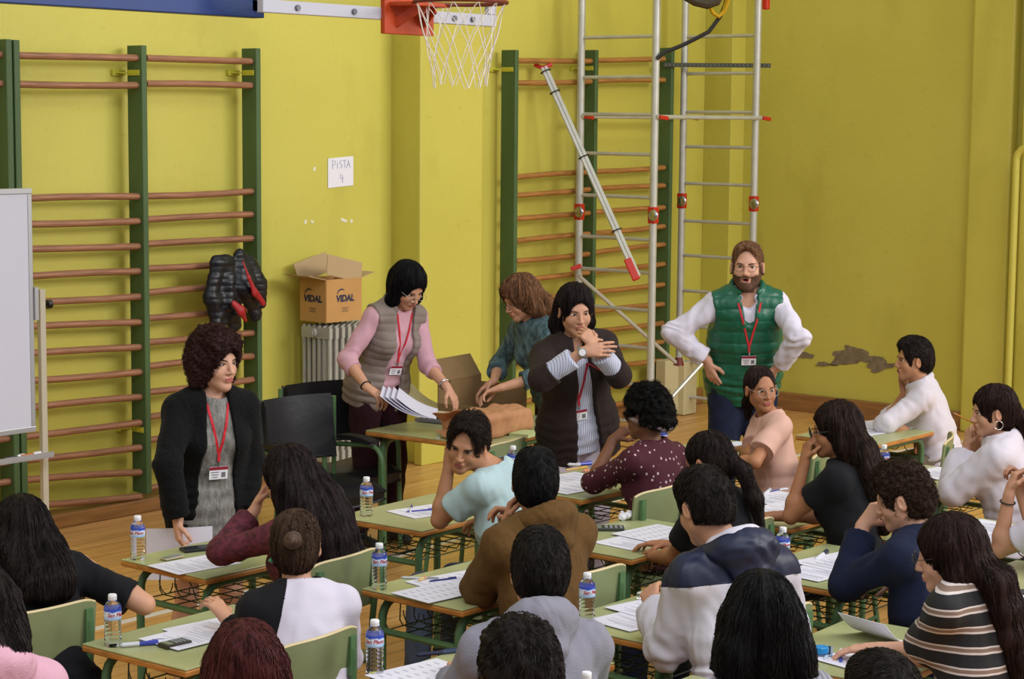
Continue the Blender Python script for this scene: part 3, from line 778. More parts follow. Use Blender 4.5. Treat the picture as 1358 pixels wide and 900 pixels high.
# ------------------------------------------------------------------ the gym
def wall_mat(name, a, b, stain):
    m = bpy.data.materials.new(name); m.use_nodes = True; nt = m.node_tree; N = nt.nodes; L = nt.links; bs = N['Principled BSDF']; bs.inputs['Roughness'].default_value = .5
    tc = N.new('ShaderNodeTexCoord')
    def noise(sc, det, st=(1, 1, 1)):
        mp = N.new('ShaderNodeMapping'); mp.inputs['Scale'].default_value = st; L.new(tc.outputs['Object'], mp.inputs[0]); n = N.new('ShaderNodeTexNoise'); n.inputs['Scale'].default_value = sc; n.inputs['Detail'].default_value = det; L.new(mp.outputs[0], n.inputs['Vector']); return n
    def mix(f, c1, c2):
        x = N.new('ShaderNodeMix'); x.data_type = 'RGBA'
        if isinstance(f, float): x.inputs[0].default_value = f
        else: L.new(f, x.inputs[0])
        for k, c in ((6, c1), (7, c2)):
            if isinstance(c, str): x.inputs[k].default_value = (*lin(c), 1)
            else: L.new(c, x.inputs[k])
        return x.outputs[2]
    def ramp(o, p0, p1, v0=0., v1=1.):
        r = N.new('ShaderNodeMapRange'); r.inputs[1].default_value = p0; r.inputs[2].default_value = p1; r.inputs[3].default_value = v0; r.inputs[4].default_value = v1; L.new(o, r.inputs[0]); return r.outputs[0]
    c = mix(ramp(noise(.8, 4).outputs[0], .35, .65), a, b)
    c = mix(ramp(noise(2.5, 8, (1, 1, .4)).outputs[0], .56, .78, 0, .5), c, stain)
    c = mix(ramp(noise(9, 5, (1, 1, 1.5)).outputs[0], .66, .74, 0, .28), c, stain)
    L.new(c, bs.inputs['Base Color'])
    bp = N.new('ShaderNodeBump'); bp.inputs['Strength'].default_value = .25; bp.inputs['Distance'].default_value = .01; L.new(noise(22, 6).outputs[0], bp.inputs['Height']); L.new(bp.outputs[0], bs.inputs['Normal'])
    return m
M_WALL = wall_mat('wall_paint_lime', '#cbc257', '#c3ba4e', '#a9a040')
M_WALLR = M_WALL

def floor_mat():
    m = bpy.data.materials.new('gym_parquet'); m.use_nodes = True; nt = m.node_tree; N = nt.nodes; L = nt.links; bs = N['Principled BSDF']
    tc = N.new('ShaderNodeTexCoord'); br = N.new('ShaderNodeTexBrick'); mp = N.new('ShaderNodeMapping'); mp.inputs['Rotation'].default_value = (0, 0, 0)
    L.new(tc.outputs['Object'], mp.inputs[0]); L.new(mp.outputs[0], br.inputs['Vector'])
    br.inputs['Scale'].default_value = 1; br.inputs['Brick Width'].default_value = 1.4; br.inputs['Row Height'].default_value = .11; br.inputs['Mortar Size'].default_value = .0022
    br.inputs['Color1'].default_value = (*lin('#dba968'), 1); br.inputs['Color2'].default_value = (*lin('#d09b58'), 1); br.inputs['Mortar'].default_value = (*lin('#8f6634'), 1)
    mp2 = N.new('ShaderNodeMapping'); mp2.inputs['Scale'].default_value = (.6, 9, 1); n = N.new('ShaderNodeTexNoise'); n.inputs['Scale'].default_value = 3; n.inputs['Detail'].default_value = 8
    L.new(tc.outputs['Object'], mp2.inputs[0]); L.new(mp2.outputs[0], n.inputs['Vector'])
    x = N.new('ShaderNodeMix'); x.data_type = 'RGBA'; x.blend_type = 'MULTIPLY'; x.inputs[0].default_value = .6; r = N.new('ShaderNodeValToRGB'); r.color_ramp.elements[0].color = (.55, .5, .45, 1); r.color_ramp.elements[1].color = (1.15, 1.1, 1.05, 1); r.color_ramp.elements[0].position = .3; r.color_ramp.elements[1].position = .65
    L.new(n.outputs[0], r.inputs[0]); L.new(br.outputs['Color'], x.inputs[6]); L.new(r.outputs[0], x.inputs[7]); L.new(x.outputs[2], bs.inputs['Base Color'])
    bs.inputs['Roughness'].default_value = .32; bs.inputs['Specular IOR Level'].default_value = .5
    return m
WY, PY, WX = 9.8, 9.52, 14.66        # back wall, pilaster front, right wall
CORNER_X = ony(931, 300, WY)[0]
def slab(name, x0, x1, y0, y1, z0, z1, m, kind='structure', bevel=0, parent=None):
    b = MB(); b.box(((x1 - x0) / 2 * 0, 0, 0), (x1 - x0, y1 - y0, z1 - z0)); o = b.build(name, m, parent, smooth=False, bevel=bevel, loc=((x0 + x1) / 2, (y0 + y1) / 2, (z0 + z1) / 2))
    if kind: o['kind'] = kind
    return o
slab('floor', -6, 16, -4, 12, -.1, 0, floor_mat())
slab('wall_back', -3, 16, WY, WY + .2, 0, 7.5, M_WALL)
PX0 = ony(557, 300, PY)[0]; PX1 = ony(640, 300, PY)[0]
slab('trim_1', PX0, PX1, PY, WY + .01, 0, 7.5, M_WALL, bevel=.012)
slab('trim_2', PX0 - .05, PX1 + .05, PY - .07, PY + .01, 0, .27, M_WALL, bevel=.01)
slab('wall_right', WX, WX + .2, 1.0, WY, 0, 7.5, M_WALLR)
# corner pilaster, and the pilaster further along the right wall
cpx1 = WX; cy0 = WY - .55
slab('trim_3', CORNER_X, WX, 9.52, WY, 0, 7.5, M_WALLR, bevel=.006)
ry1 = onx(1281, 300, WX - .12)[1]; ry0 = onx(1337, 300, WX - .12)[1]
slab('trim_4', WX - .12, WX, ry0, ry1, 0, 7.5, M_WALLR, bevel=.02)
slab('trim_5', WX - .2, WX, 3.0, onx(1354, 200, WX - .2)[1], 0, 7.5, M_WALLR, bevel=.02)
M_WOODB = mat('skirting_wood', '#94683c', .45, var=.25, vscale=3, vstretch=(1, 1, 12))
slab('baseboard_back', -3, PX0 - .05, WY - .19, WY, 0, .085, M_WOODB, bevel=.008)
slab('baseboard_back.001', PX1 + .05, CORNER_X, WY - .05, WY, 0, .14, M_WOODB, bevel=.008)
slab('baseboard_right', WX - .06, WX, 1.0, 9.5, 0, .15, M_WOODB, bevel=.008)
# worn plaster patches on the right wall
def patch(px, py, w, h_, seed, name='trim_6'):
    c = onx(px, py, WX - .0); m = MB(); r = np.random.RandomState(seed); n = 46; pts = []
    for k in range(n):
        a = 2 * PI * k / n; rr = 1 + .22 * math.sin(3 * a + seed) + .16 * math.sin(7 * a + seed * 2) + .06 * r.randn()
        pts.append((WX - .003 - seed * .0006, c[1] + w * math.cos(a) * rr, c[2] + h_ * math.sin(a) * rr + w * .12 * math.sin(a * 2)))
    v = pts + [(WX - .003 - seed * .0006, c[1], c[2])]; m.add(v, [((k + 1) % n, k, n) for k in range(n)]); v2 = [(WX + .01, p[1], p[2]) for p in pts]; m.add(pts + v2, [(k, k + n, (k + 1) % n + n, (k + 1) % n) for k in range(n)])
    o = m.build(name, mat('bare_plaster', '#7f7158', .9, var=.25, vscale=18, bump=.4, bscale=60), smooth=False); o['kind'] = 'structure'
patch(1135, 473, .21, .07, 3); patch(1172, 483, .17, .05, 5); patch(1069, 471, .09, .025, 8); patch(1098, 483, .10, .012, 9)
# court lines
M_LINE = mat('court_line', '#d9d2c4', .4); 
def line(name, a, b, w, m):
    a = np.array([a[0], a[1], 0.]); b = np.array([b[0], b[1], 0.]); q = MB(); q.beam(a, b, w, .004, side=(0, 0, 1)); o = q.build(name, m, smooth=False); o['kind'] = 'structure'; return o
a = onz(121, 835, 0); b = onz(279, 796, 0); d = nrm(b - a); line('trim_7', a - d * 4, b + d * 9, .05, M_LINE)
a = onz(700, 560 + 90, 0); line('trim_8', onz(560, 725, 0)[:2], onz(470, 760, 0)[:2], .05, M_LINE)
a = onz(860, 597, 0); b = onz(960, 612, 0); line('trim_9', a[:2] - (b - a)[:2] * 4, b[:2] + (b - a)[:2] * 5, .04, mat('court_line_dark', '#5d3520', .4))
a = onz(905, 640, 0); b = onz(1345, 575, 0); line('trim_10', a[:2] - (b - a)[:2] * .2, b[:2] + (b - a)[:2] * .3, .05, M_LINE)
# pipe on the right wall
pp = onx(1347, 190, WX - .26); m = MB(); m.tube([(WX - .30, pp[1] - .03, .0), (WX - .30, pp[1] - .03, pp[2] - .12)] + arc((WX - .30, pp[1] - .03, pp[2] - .12), (WX - .30, pp[1] - .3, pp[2]), (WX - .30, pp[1] - .03, pp[2])) + [(WX - .30, pp[1] - 1.6, pp[2])], .028, 12)
o = m.build('pipe', M_WALLR); tag(o, 'yellow green painted pipe running down the right wall near its pilaster', 'pipe')

# ------------------------------------------------------------------ wall bars
M_GREEN = mat('wallbar_green_paint', '#48613a', .5, var=.14, vscale=5, vstretch=(1, 1, .3), bump=.1, bscale=20)
M_BAR = mat('varnished_bar_wood', '#98694e', .38, var=.28, vscale=5, vstretch=(1.2, 20, 20))
M_BAR2 = mat('varnished_bar_wood_dark', '#a4713c', .38, var=.3, vscale=5, vstretch=(1.2, 20, 20))
M_BRK = mat('bracket_paint', '#c2bd3c', .45)
BFY = 9.60                                                       # front edge of the posts
def post(parent, x, ztop, brackets, depth=.14, th=.042):
    m = MB(); m.box((x, BFY + depth / 2, ztop / 2 + .06), (th, depth, ztop - .12)); p = m.build('post', M_GREEN, parent, smooth=False, bevel=.005)
    for z in brackets:
        b = MB(); b.box((x - th / 2 - .004, BFY + .075, z), (.006, .11, .034)); b.box((x - .05, WY - .01, z), (.10, .02, .034)); b.beam((x - th / 2 - .006, BFY + .125, z), (x - .07, WY - .004, z), .034, .008, side=(0, 0, 1))
        for q in (.035, .10): b.tube([(x - th / 2 - .004, BFY + q, z), (x - th / 2 - .012, BFY + q, z)], .007, 8)
        b.build('bracket', M_BRK, p, smooth=False)
    return p
def bars_unit(name, label, xs, ztops, rows, mb):
    root = empty(name, (0, 0, 0), label=label, cat='wall bars')
    for x, z, br in ztops: post(root, x, z, br)
    for i, (pa, pb) in enumerate(rows):
        # ends measured on the plane of the bars
        A = ony(pa[0], pa[1], BFY + .05); B = ony(pb[0], pb[1], BFY + .05)
        sag = .006 * math.sin(i * 2.3); m = MB(); m.tube([A, (A * 2 + B) / 3 - UP * sag, (A + 2 * B) / 3 - UP * sag, B], .0255, 12, flat=.85); m.build('bar', mb, root)
    return root
def brz(px, py): return ony(px, py, BFY)[2]
xA, xB, xC = ony(27, 300, BFY)[0], ony(194, 300, BFY)[0], ony(344, 300, BFY)[0]
zt = [brz(26, 53), brz(190, 60), brz(344, 64)]
Ly = [73, 111, 263, 297, 330, 367, 400, 433, 469, 505, 542, 580, 611, 637, 671]
Lm = [77, 113, 260.5, 293, 326.5, 359.5, 393, 427, 460, 493, 526, 560, 593, 626, 658]
Lr1 = [77, 111, 260, 291, 323.5, 356, 388, 422, 454, 486, 520, 553, 584, 617, 648]
Lr2 = [81.5, 113.5, 253.5, 284, 316, 347, 378, 410, 441, 472, 503, 534, 564, 595, 625]
rows = [((20, a + .5), (186, b)) for a, b in zip(Ly, Lm)] + [((193, a), (336, b)) for a, b in zip(Lr1, Lr2)]
bars_unit('wall_bars', 'green wall bars with reddish wooden rungs behind the whiteboard, left end of the back wall', None,
          [(xA, zt[0], []), (xB, zt[1], [brz(184, 96), brz(184, 572)]), (xC, zt[2], [brz(330, 96), brz(330, 560)])], rows, M_BAR)
# a second unit starts beyond the left post
root = empty('wall_bars', (0, 0, 0), label='green wall bar post at the left edge of the photo, mostly behind the whiteboard', cat='wall bars')
post(root, xA - .055, brz(16, 52), [])
m = MB(); 
for i, z in enumerate(Ly[:1]): pass
for i, py in enumerate(Ly):
    z = ony(20, py, BFY + .05)[2]; m = MB(); m.tube([(xA - 1.0, BFY + .05, z + .01), (xA - .05, BFY + .05, z)], .0205, 12); m.build('bar', M_BAR, root)
xD, xE, xF = ony(684, 300, BFY)[0], ony(789, 300, BFY)[0], ony(889, 300, BFY)[0]
R2a = [80.5, 110, 235, 258 + 1, 290, 319.5, 346, 373, 400, 428, 455, 482, 508, 535, 562]
R2b = [81, 108, 228, 251, 282, 310, 336, 361, 388, 414, 440, 466, 490, 516, 542]
R2c = [78, 106, 222, 246, 275, 300, 324, 350, 377, 403, 428, 453, 478, 503, 528]
rows = [((683, a), (783, b)) for a, b in zip(R2a, R2b)] + [((783, a - .5), (880, b)) for a, b in zip(R2b, R2c)]
bars_unit('wall_bars', 'green wall bars with orange-brown wooden rungs behind the aluminium scaffold', None,
          [(xD, brz(684, 66), [brz(660, 91)]), (xE, brz(788, 66), [brz(783, 90)]), (xF, brz(889, 63), [])], rows, M_BAR2)

# ------------------------------------------------------------------ lights
def area(name, loc, rot_to, size, sizey, power, col=(1, 1, 1)):
    l = bpy.data.lights.new(name, 'AREA'); l.shape = 'RECTANGLE'; l.size = size; l.size_y = sizey; l.energy = power; l.color = col
    o = bpy.data.objects.new(name, l); C.objects.link(o); o.location = loc; d = Vector(rot_to) - Vector(loc); o.rotation_euler = d.to_track_quat('-Z', 'Y').to_euler(); return o
w = bpy.data.worlds.new('world'); bpy.context.scene.world = w; w.use_nodes = True
w.node_tree.nodes['Background'].inputs[0].default_value = (.93, .96, 1.0, 1); w.node_tree.nodes['Background'].inputs[1].default_value = .6
area('window_daylight', (13.5, -6, 7.0), (8.5, 9, 1.2), 9, 3.5, 1350, (1, .97, .92))
area('ceiling_daylight', (3, 0, 8.5), (6, 6, 0), 8, 5, 520, (.97, .98, 1))
vs = bpy.context.scene.view_settings; vs.view_transform = 'Standard'; vs.look = 'None'; vs.exposure = 0.0; vs.gamma = 1; vs.use_curve_mapping = False
# ------------------------------------------------------------------ school desks, chairs
M_TOP = mat('desk_laminate_green', '#a5a878', .3, var=.06, vscale=9, spec=.5)
M_EDGE = mat('desk_edge_wood', '#b07434', .5, var=.3, vscale=12, vstretch=(1, 1, 6))
M_TUBE = mat('desk_green_tube', '#4f7049', .4, spec=.5, var=.08, vscale=9)
M_WIRE = mat('desk_wire_dark', '#23402c', .4)
M_RUB = mat('rubber_black', '#1c1c1c', .7)
def desk(F, rz=0, label='', w=.70, d=.50, h=.75, like=None):
    """F = world position of the corner nearest the pupil's left hand; +Y local points to the back wall"""
    if like:
        r = copy_tree(like)
    else:
        r = empty('school_desk', (0, 0, 0))
        m = MB(); m.box((w / 2, d / 2, h - .003), (w - .004, d - .004, .006)); top = m.build('desktop', M_TOP, r, smooth=False, bevel=.002)
        m = MB(); m.box((w / 2, d / 2, h - .017), (w, d, .022)); m.build('edge_band', M_EDGE, top, smooth=False, bevel=.006)
        for y in (.06, d - .06):
            z1 = h - .045; x0, x1 = .05, w - .05
            pts = [(x0, y, .01), (x0, y, z1 - .09)] + arc((x0, y, z1 - .09), (x0 + .09, y, z1), (x0, y, z1)) + arc((x1 - .09, y, z1), (x1, y, z1 - .09), (x1, y, z1)) + [(x1, y, .01)]
            m = MB(); m.tube(pts, .0165, 10); fr = m.build('leg_frame', M_TUBE, r)
            for x in (x0, x1): m = MB(); m.tube([(x, y, 0), (x, y, .03)], .0195, 10); m.build('rubber_foot', M_RUB, fr)
        for x in (.05, w - .05):
            m = MB(); m.tube([(x, .06, h - .16), (x, d - .06, h - .16)], .0135, 8); m.build('side_rail', M_TUBE, r)
        m = MB()
        for k in range(8): x = .075 + k * (w - .15) / 7; m.tube([(x, d - .06, h - .045), (x, d - .055, h - .14), (x, d - .07, h - .158), (x, .12, h - .158), (x, .10, h - .13)], .0028, 5)
        for k in range(5): y = .10 + k * (d - .17) / 4; m.tube([(.05, y, h - .16), (w - .05, y, h - .16)], .0028, 5)
        for x in (.08, w - .08):
            for q in (.12, .22, .32): m.tube([(x, q + .04 * math.cos(a), h - .075 + .05 * math.sin(a)) for a in np.linspace(PI, 2 * PI, 9)], .0025, 5)
        m.build('wire_basket', M_WIRE, r)
        # bag hook
        m = MB(); m.tube([(w - .03, .10, h - .07), (w + .015, .10, h - .10)] + [(w + .015 + .02 * math.sin(a), .10, h - .125 + .025 * math.cos(a)) for a in np.linspace(0, PI * 1.4, 8)], .003, 5); m.build('bag_hook', M_WIRE, r)
    r.location = (F[0], F[1], 0); r.rotation_euler = (0, 0, math.radians(rz)); tag(r, label, 'desk', 'green topped school desks'); return r
DK = {}
def dk(k, F, rz, label): DK[k] = (np.array(F), rz, desk(F, rz, label, like=DK['D1'][2] if DK else None))
dk('D1', onz(246, 888, .75), 2, 'green school desk with two marker pens and two exam sheets, nearest the left edge')
dk('D2', onz(272, 767, .75), 0, 'green school desk between the curly haired woman and the girl in the maroon top')
dk('D3', onz(560, 704, .75), 3, 'green school desk under the elbow of the boy in the pale aqua tee shirt')
dk('D4', onz(613, 809, .75), 0, 'green school desk of the boy in the brown hoodie')
dk('D5', onz(642, 945, .75), 3, 'green school desk at the bottom edge in front of the pupil in the grey hoodie')
dk('D6', onz(772, 662, .75), 0, 'green school desk of the pupil with the patterned headband')
dk('D7', onz(838, 741, .75), 0, 'green school desk with a crumpled tissue and a calculator')
dk('D8', onz(883, 858, .75), 0, 'green school desk of the boy in the white and navy jacket')
dk('D9', onz(953, 616, .75), 0, 'green school desk of the girl in the peach tee shirt')
dk('D10', onz(1049, 700, .75), 0, 'green school desk under the elbow of the long haired girl with black glasses')
dk('D11', onz(1120, 785, .75), 0, 'green school desk of the boy in the navy sweater')
dk('D12', onz(1182, 910, .75), 3, 'green school desk with a blue tape dispenser, by the girl in the striped top')
dk('D13', onz(1160, 590, .75), 0, 'green school desk of the boy in the white shirt by the right wall')
dk('D14', onz(1251, 657, .75), 0, 'green school desk of the girl in the white sweatshirt holding a pencil')
dk('D15', onz(1307, 737, .75), 0, 'green school desk at the right edge under the elbow of the pupil with clasped hands')
dk('D16', onz(1405, 812, .75), 0, 'green school desk cut by the right edge, beyond the girl in the striped top')
dk('D18', onz(925, 1010, .75), 0, 'green school desk below the bottom edge in front of the girl with the black bob')

M_PLY = mat('chair_ply_green', '#7d8660', .4, var=.06, vscale=7)
M_PLYE = mat('chair_ply_edge', '#cdbb90', .5)
def chair(x, y, rz, label, like=None, group='green plywood school chairs'):
    if like: r = copy_tree(like)
    else:
        r = empty('school_chair', (0, 0, 0))
        m = MB(); m.grid(lambda u, v: ((u - .5) * .38, (v - .5) * .38, .44 + .02 * (2 * u - 1) ** 2 - .012 * math.cos(PI * (v - .5)) - (.02 * max(0, v - .85) / .15)), 12, 10, .012); m.build('seat', M_PLY, r)
        m = MB()
        def bk(u, v): a = (u - .5) * 2; zz = .655 + v * .215 - (.02 * abs(a) ** 6); return (a * .205, -.168 - .034 * (1 - a * a) - (v - .5) * .02, zz)
        m.grid(bk, 18, 8, .011); b = m.build('backrest', M_PLY, r)
        m = MB(); m.tube([np.array(bk(u, 1)) + UP * .001 for u in np.linspace(.01, .99, 18)], .0062, 6); m.build('backrest_edge', M_PLYE, b)
        for sx in (-1, 1):
            m = MB(); m.tube([(sx * .185, -.235, .02), (sx * .17, -.175, .43), (sx * .168, -.185, .6), (sx * .165, -.20, .70), (sx * .163, -.20, .80)], .0125, 9)
            m.box((sx * .163, -.198, .775), (.03, .016, .13)); lg = m.build('back_leg', M_TUBE, r)
            m = MB(); m.tube([(sx * .185, -.235, 0), (sx * .185, -.235, .03)], .016, 9); m.build('rubber_foot', M_RUB, lg)
            m = MB(); m.tube([(sx * .185, .20, .02), (sx * .17, .16, .41), (sx * .17, .13, .425), (sx * .17, -.175, .425)], .0125, 9); lg = m.build('front_leg', M_TUBE, r)
            m = MB(); m.tube([(sx * .185, .20, 0), (sx * .185, .20, .03)], .016, 9); m.build('rubber_foot', M_RUB, lg)
        m = MB(); m.tube([(-.17, .10, .422), (.17, .10, .422)], .010, 8); m.tube([(-.178, -.205, .25), (.178, -.205, .25)], .009, 8); m.build('cross_bar', M_TUBE, r)
    r.location = (x, y, 0); r.rotation_euler = (0, 0, math.radians(rz)); return tag(r, label, 'chair', group)
CH = []
def ch(x, y, rz, label): CH.append(chair(x, y, rz, label, like=CH[0] if CH else None)); return CH[-1]
def ch_at(px, py, rz, label, z=.80):
    """seat the chair so that its backrest centre shows at the given point"""
    q = onz(px, py, z); d = rotz(math.radians(rz)) @ np.array([0, -.215, 0]); return ch(q[0] - d[0], q[1] - d[1], rz, label)
CHD = {}

# ------------------------------------------------------------------ things on the desks
M_PAPER = mat('paper_white', '#dcd9e4', .7)
M_PRINT = mat('print_grey', '#b4b3c2', .8)
def sheet(px, py, rz, label, z=.752, w=.21, l=.297, mode=0, like=None, p=None, name='exam_sheet', group='exam sheets on the desks'):
    c = onz(px, py, z) if p is None else p
    r = empty(name, c, math.radians(rz), label, 'paper', group)
    m = MB(); m.box((0, 0, 0), (w, l, .0016)); m.build('page', M_PAPER, r, smooth=False)
    rs = np.random.RandomState(int(px * 7 + py)); m = MB(); y = l * .40
    while y > -l * .40:
        if mode == 1:
            for k in range(3): m.box((-w * .28 + k * w * .28, y, .0012), (w * .12, .006, .0006))
            y -= l * .11
        else:
            k = rs.uniform(.35, .8) if rs.rand() < .85 else 0
            if k: m.box((-w * .40 + w * k / 2, y, .0012), (w * k, .0026, .0006))
            y -= .011 if rs.rand() < .8 else .022
    m.build('print', M_PRINT, r, smooth=False)
    return r
SH = [
 (258, 748, 84, 0, 'printed exam sheet on the desk in front of the girl in the maroon top'),
 (286, 832, 84, 0, 'upper of two exam sheets on the desk with the marker pens'), (256, 843, 88, 0, 'lower left of two exam sheets on the desk with the marker pens'),
 (566, 677, 80, 0, 'exam sheet under the blue pen, by the bent arm of the boy in aqua'), (640, 664, 84, 0, 'exam sheet half hidden behind the arm of the boy in aqua'),
 (583, 784, 84, 1, 'exam sheet with a table of answers under the brown hoodie sleeve'), (600, 770, 80, 0, 'exam sheet with a blue scribble behind the answer table sheet'), (668, 778, 86, 0, 'exam sheet right of the brown hoodie sleeve'),
 (560, 893, 82, 1, 'printed exam sheet on the desk at the bottom edge'),
 (755, 634, 84, 0, 'far exam sheet left of the dotted maroon sleeve'), (758, 646, 86, 0, 'near exam sheet left of the dotted maroon sleeve'),
 (866, 706, 84, 1, 'exam sheet with rows of marks beyond the blank one, by the crumpled tissue'), (842, 717, 86, 0, 'near exam sheet by the calculator'),
 (846, 820, 82, 0, 'exam sheet under the hand of the boy in the white jacket'), (868, 804, 80, 0, 'folded sheet behind the writing hand of the boy in the white jacket'),
 (972, 592, 80, 0, 'exam sheet at the hand of the girl in the peach tee shirt'),
 (1030, 660, 84, 0, 'far exam sheet left of the bare elbow of the girl with black glasses'), (1030, 676, 86, 0, 'near exam sheet left of the bare elbow of the girl with black glasses'), (1075, 677, 84, 0, 'exam sheet right of the bare elbow of the girl with black glasses'),
 (1087, 757, 84, 0, 'near exam sheet at the navy sweater elbow'), (1108, 744, 80, 0, 'far exam sheet at the navy sweater elbow'), (1150, 764, 84, 0, 'exam sheet sticking out right of the navy sweater elbow'),
 (1150, 872, 80, 0, 'flat exam sheet beside the elbow of the girl in the striped top'),
 (1162, 562, 80, 0, 'far exam sheet of the boy in the white shirt'), (1155, 571, 84, 0, 'near exam sheet of the boy in the white shirt'), (1206, 562, 84, 0, 'exam sheet right of the folded arm of the boy in the white shirt'),
 (1243, 627, 82, 0, 'exam sheet in front of the girl in the white sweatshirt'), (1303, 699, 82, 0, 'far exam sheet at the right edge desk'), (1302, 714, 84, 0, 'near exam sheet at the right edge desk'), (1366, 800, 84, 0, 'exam sheet cut by the right edge beyond the striped top')]
for i, (x, y, rz, md, lb) in enumerate(SH): sheet(x, y, rz, lb, z=.7525 + (i % 3) * .002, mode=md)
# raised page
c = onz(1165, 848, .752); m = MB(); B = np.array([c[0], c[1], c[2]])
R_ = rotz(math.radians(78))
m.grid(lambda u, v: B + R_ @ np.array([(u - .5) * .21, (v - .5) * .14 + .02, .002 + .085 * v - .02 * math.sin(PI * v)]), 8, 10, .0014)
tag(m.build('folded_exam_sheet', mat('paper_white_b', '#dcd9e4', .7, var=.06, vscale=30)), 'exam sheet folded up and standing open by the girl in the striped top', 'paper')

M_PET = mat('bottle_plastic', '#f4f8ff', .04, trans=1, ior=1.25); M_CAP = mat('bottle_cap_white', '#e6e6ea', .35); M_LAB = None
def label_mat():
    m = bpy.data.materials.new('bottle_label_blue'); m.use_nodes = True; nt = m.node_tree; N = nt.nodes; L = nt.links; b = N['Principled BSDF']; b.inputs['Roughness'].default_value = .3
    tc = N.new('ShaderNodeTexCoord'); s = N.new('ShaderNodeSeparateXYZ'); L.new(tc.outputs['Object'], s.inputs[0]); n = N.new('ShaderNodeTexNoise'); n.inputs['Scale'].default_value = 45; L.new(tc.outputs['Object'], n.inputs['Vector'])
    a = N.new('ShaderNodeMath'); a.operation = 'MULTIPLY_ADD'; a.inputs[1].default_value = .022; L.new(n.outputs[0], a.inputs[0]); L.new(s.outputs[2], a.inputs[2])
    r = N.new('ShaderNodeMapRange'); r.inputs[1].default_value = .092; r.inputs[2].default_value = .146; L.new(a.outputs[0], r.inputs[0]); c = N.new('ShaderNodeValToRGB'); L.new(r.outputs[0], c.inputs[0])
    e = c.color_ramp.elements; e[0].position = 0; e[0].color = (*lin('#7fa3cf'), 1); e[1].position = 1; e[1].color = (*lin('#2a3fae'), 1)
    for p, k in ((.3, '#9fc0e4'), (.45, '#dfe8f4'), (.68, '#cfdcf0'), (.76, '#3a58c4')): x = e.new(p); x.color = (*lin(k), 1)
    L.new(c.outputs[0], b.inputs['Base Color']); return m
def bottle_make():
    r = empty('water_bottle', (0, 0, 0)); R0 = .0285
    prof = [(.0, .002), (.024, .0), (R0, .006)]
    z = .012
    while z < .082: prof += [(R0, z), (R0 * .93, z + .005), (R0, z + .010)]; z += .0125
    prof += [(R0, .088), (R0 * .985, .090), (R0 * .985, .128), (R0, .130), (R0 * .93, .138), (.017, .150), (.0125, .157), (.0125, .164), (0, .165)]
    m = MB(); m.lathe(prof, 28); m.build('bottle', M_PET, r)
    m = MB(); m.lathe([(R0 + .0006, .092), (R0 + .0006, .128)], 32); m.v += []; lb = m.build('label', label_mat(), r)
    lb.modifiers.new('thickness', 'SOLIDIFY').thickness = .0006
    m = MB(); m.lathe([(.0138, .158), (.0145, .159), (.0145, .172), (.0125, .1745), (0, .1745)], 20); m.build('cap', M_CAP, r)
    m = MB(); m.lathe([(.0150, .1565), (.0150, .158)], 20); m.build('neck_ring', M_CAP, r)
    def wp(v): a = v.x / R0 - PI / 2; q = R0 + .0012 + v.z; return Vector((q * math.cos(a), q * math.sin(a), v.y + .109))
    t = text_mesh('label_text', 'San Plano', .017, mat('label_text_red', '#b0283c', .5), lb, Matrix.Identity(4), ext=.0002, shear=.25, bold=.0003, warp=wp)
    return r
BT = bottle_make()
BOT = [(183, 741, 'water bottle on the front row desk farthest left, against the parquet'), (150, 856, 'water bottle beside the marker pens, nearest the left edge'), (486, 684, 'water bottle beside the blue pen, in front of the maroon trousers'),
 (503, 781, 'water bottle at the corner of the desk of the brown hoodie boy'), (497, 893, 'water bottle at the bottom edge, right of the raglan shirt chair'), (680, 638, 'water bottle mostly hidden behind the brown hoodie head'),
 (778, 824, 'water bottle on the corner of the desk of the boy in the white jacket'), (878, 606, 'water bottle half hidden behind the headband head'), (1171, 636, 'water bottle behind the long straight brown hair, left of the curly boy'),
 (1037, 757, 'water bottle beside the navy hood, on the desk of the boy in the navy sweater'), (1050, 873, 'water bottle partly hidden by the black bob'), (777, 969, 'water bottle of which only the white cap shows at the bottom edge')]
for i, (x, y, lb) in enumerate(BOT):
    o = BT if i == 0 else copy_tree(BT); o.location = onz(x, y, .7505); o.rotation_euler = (0, 0, math.radians(-45 + i * 47 % 60 - 10)); tag(o, lb, 'bottle', 'small water bottles on the desks')

def pen(px, py, ang, col, cap, label, cat='pen', L=.14, r=.0045, z=.7505, name='pen', p=None, dz=0):
    c = onz(px, py, z) if p is None else np.array(p); a = math.radians(ang); d = np.array([math.cos(a), math.sin(a), dz]); d = nrm(d); c = c + UP * r
    root = empty(name, c, 0, label, cat)
    m = MB(); m.tube([-d * L / 2, d * L * .15], r, 8); m.tube([-d * L / 2, -d * (L / 2 + .008)], [r * .8, .0008], 8); m.build('barrel', mat('pen_' + col[1:], col, .3), root)
    m = MB(); m.tube([d * L * .12, d * L / 2], r * 1.15, 8); m.beam(d * L * .2 + UP * r * 1.4, d * L * .5 + UP * r * 1.4, .002, .0015); m.build('cap', mat('pen_' + cap[1:], cap, .3), root); return root
pen(190, 856, -30, '#cfcfd8', '#3540a0', 'white marker pen with blue cap beside the bottle nearest the left edge', r=.008, name='marker_pen')
pen(204, 855, -32, '#3540a0', '#d8d8e2', 'blue marker pen lying right of the white one', r=.008, L=.12, name='marker_pen')
pen(545, 676, 40, '#e4e4ee', '#2e2f8e', 'white pen crossing a blue one by the aqua sleeve'); pen(560, 678, -25, '#2e2f8e', '#2e2f8e', 'blue pen on the exam sheet by the aqua sleeve')
pen(558, 768, -60, '#c8ccd4', '#9a9aa2', 'clear pen above the answer table on the brown hoodie desk')
pen(588, 770, -20, '#27336e', '#27336e', 'blue pen on the folded sheet by the brown hoodie sleeve', L=.11)
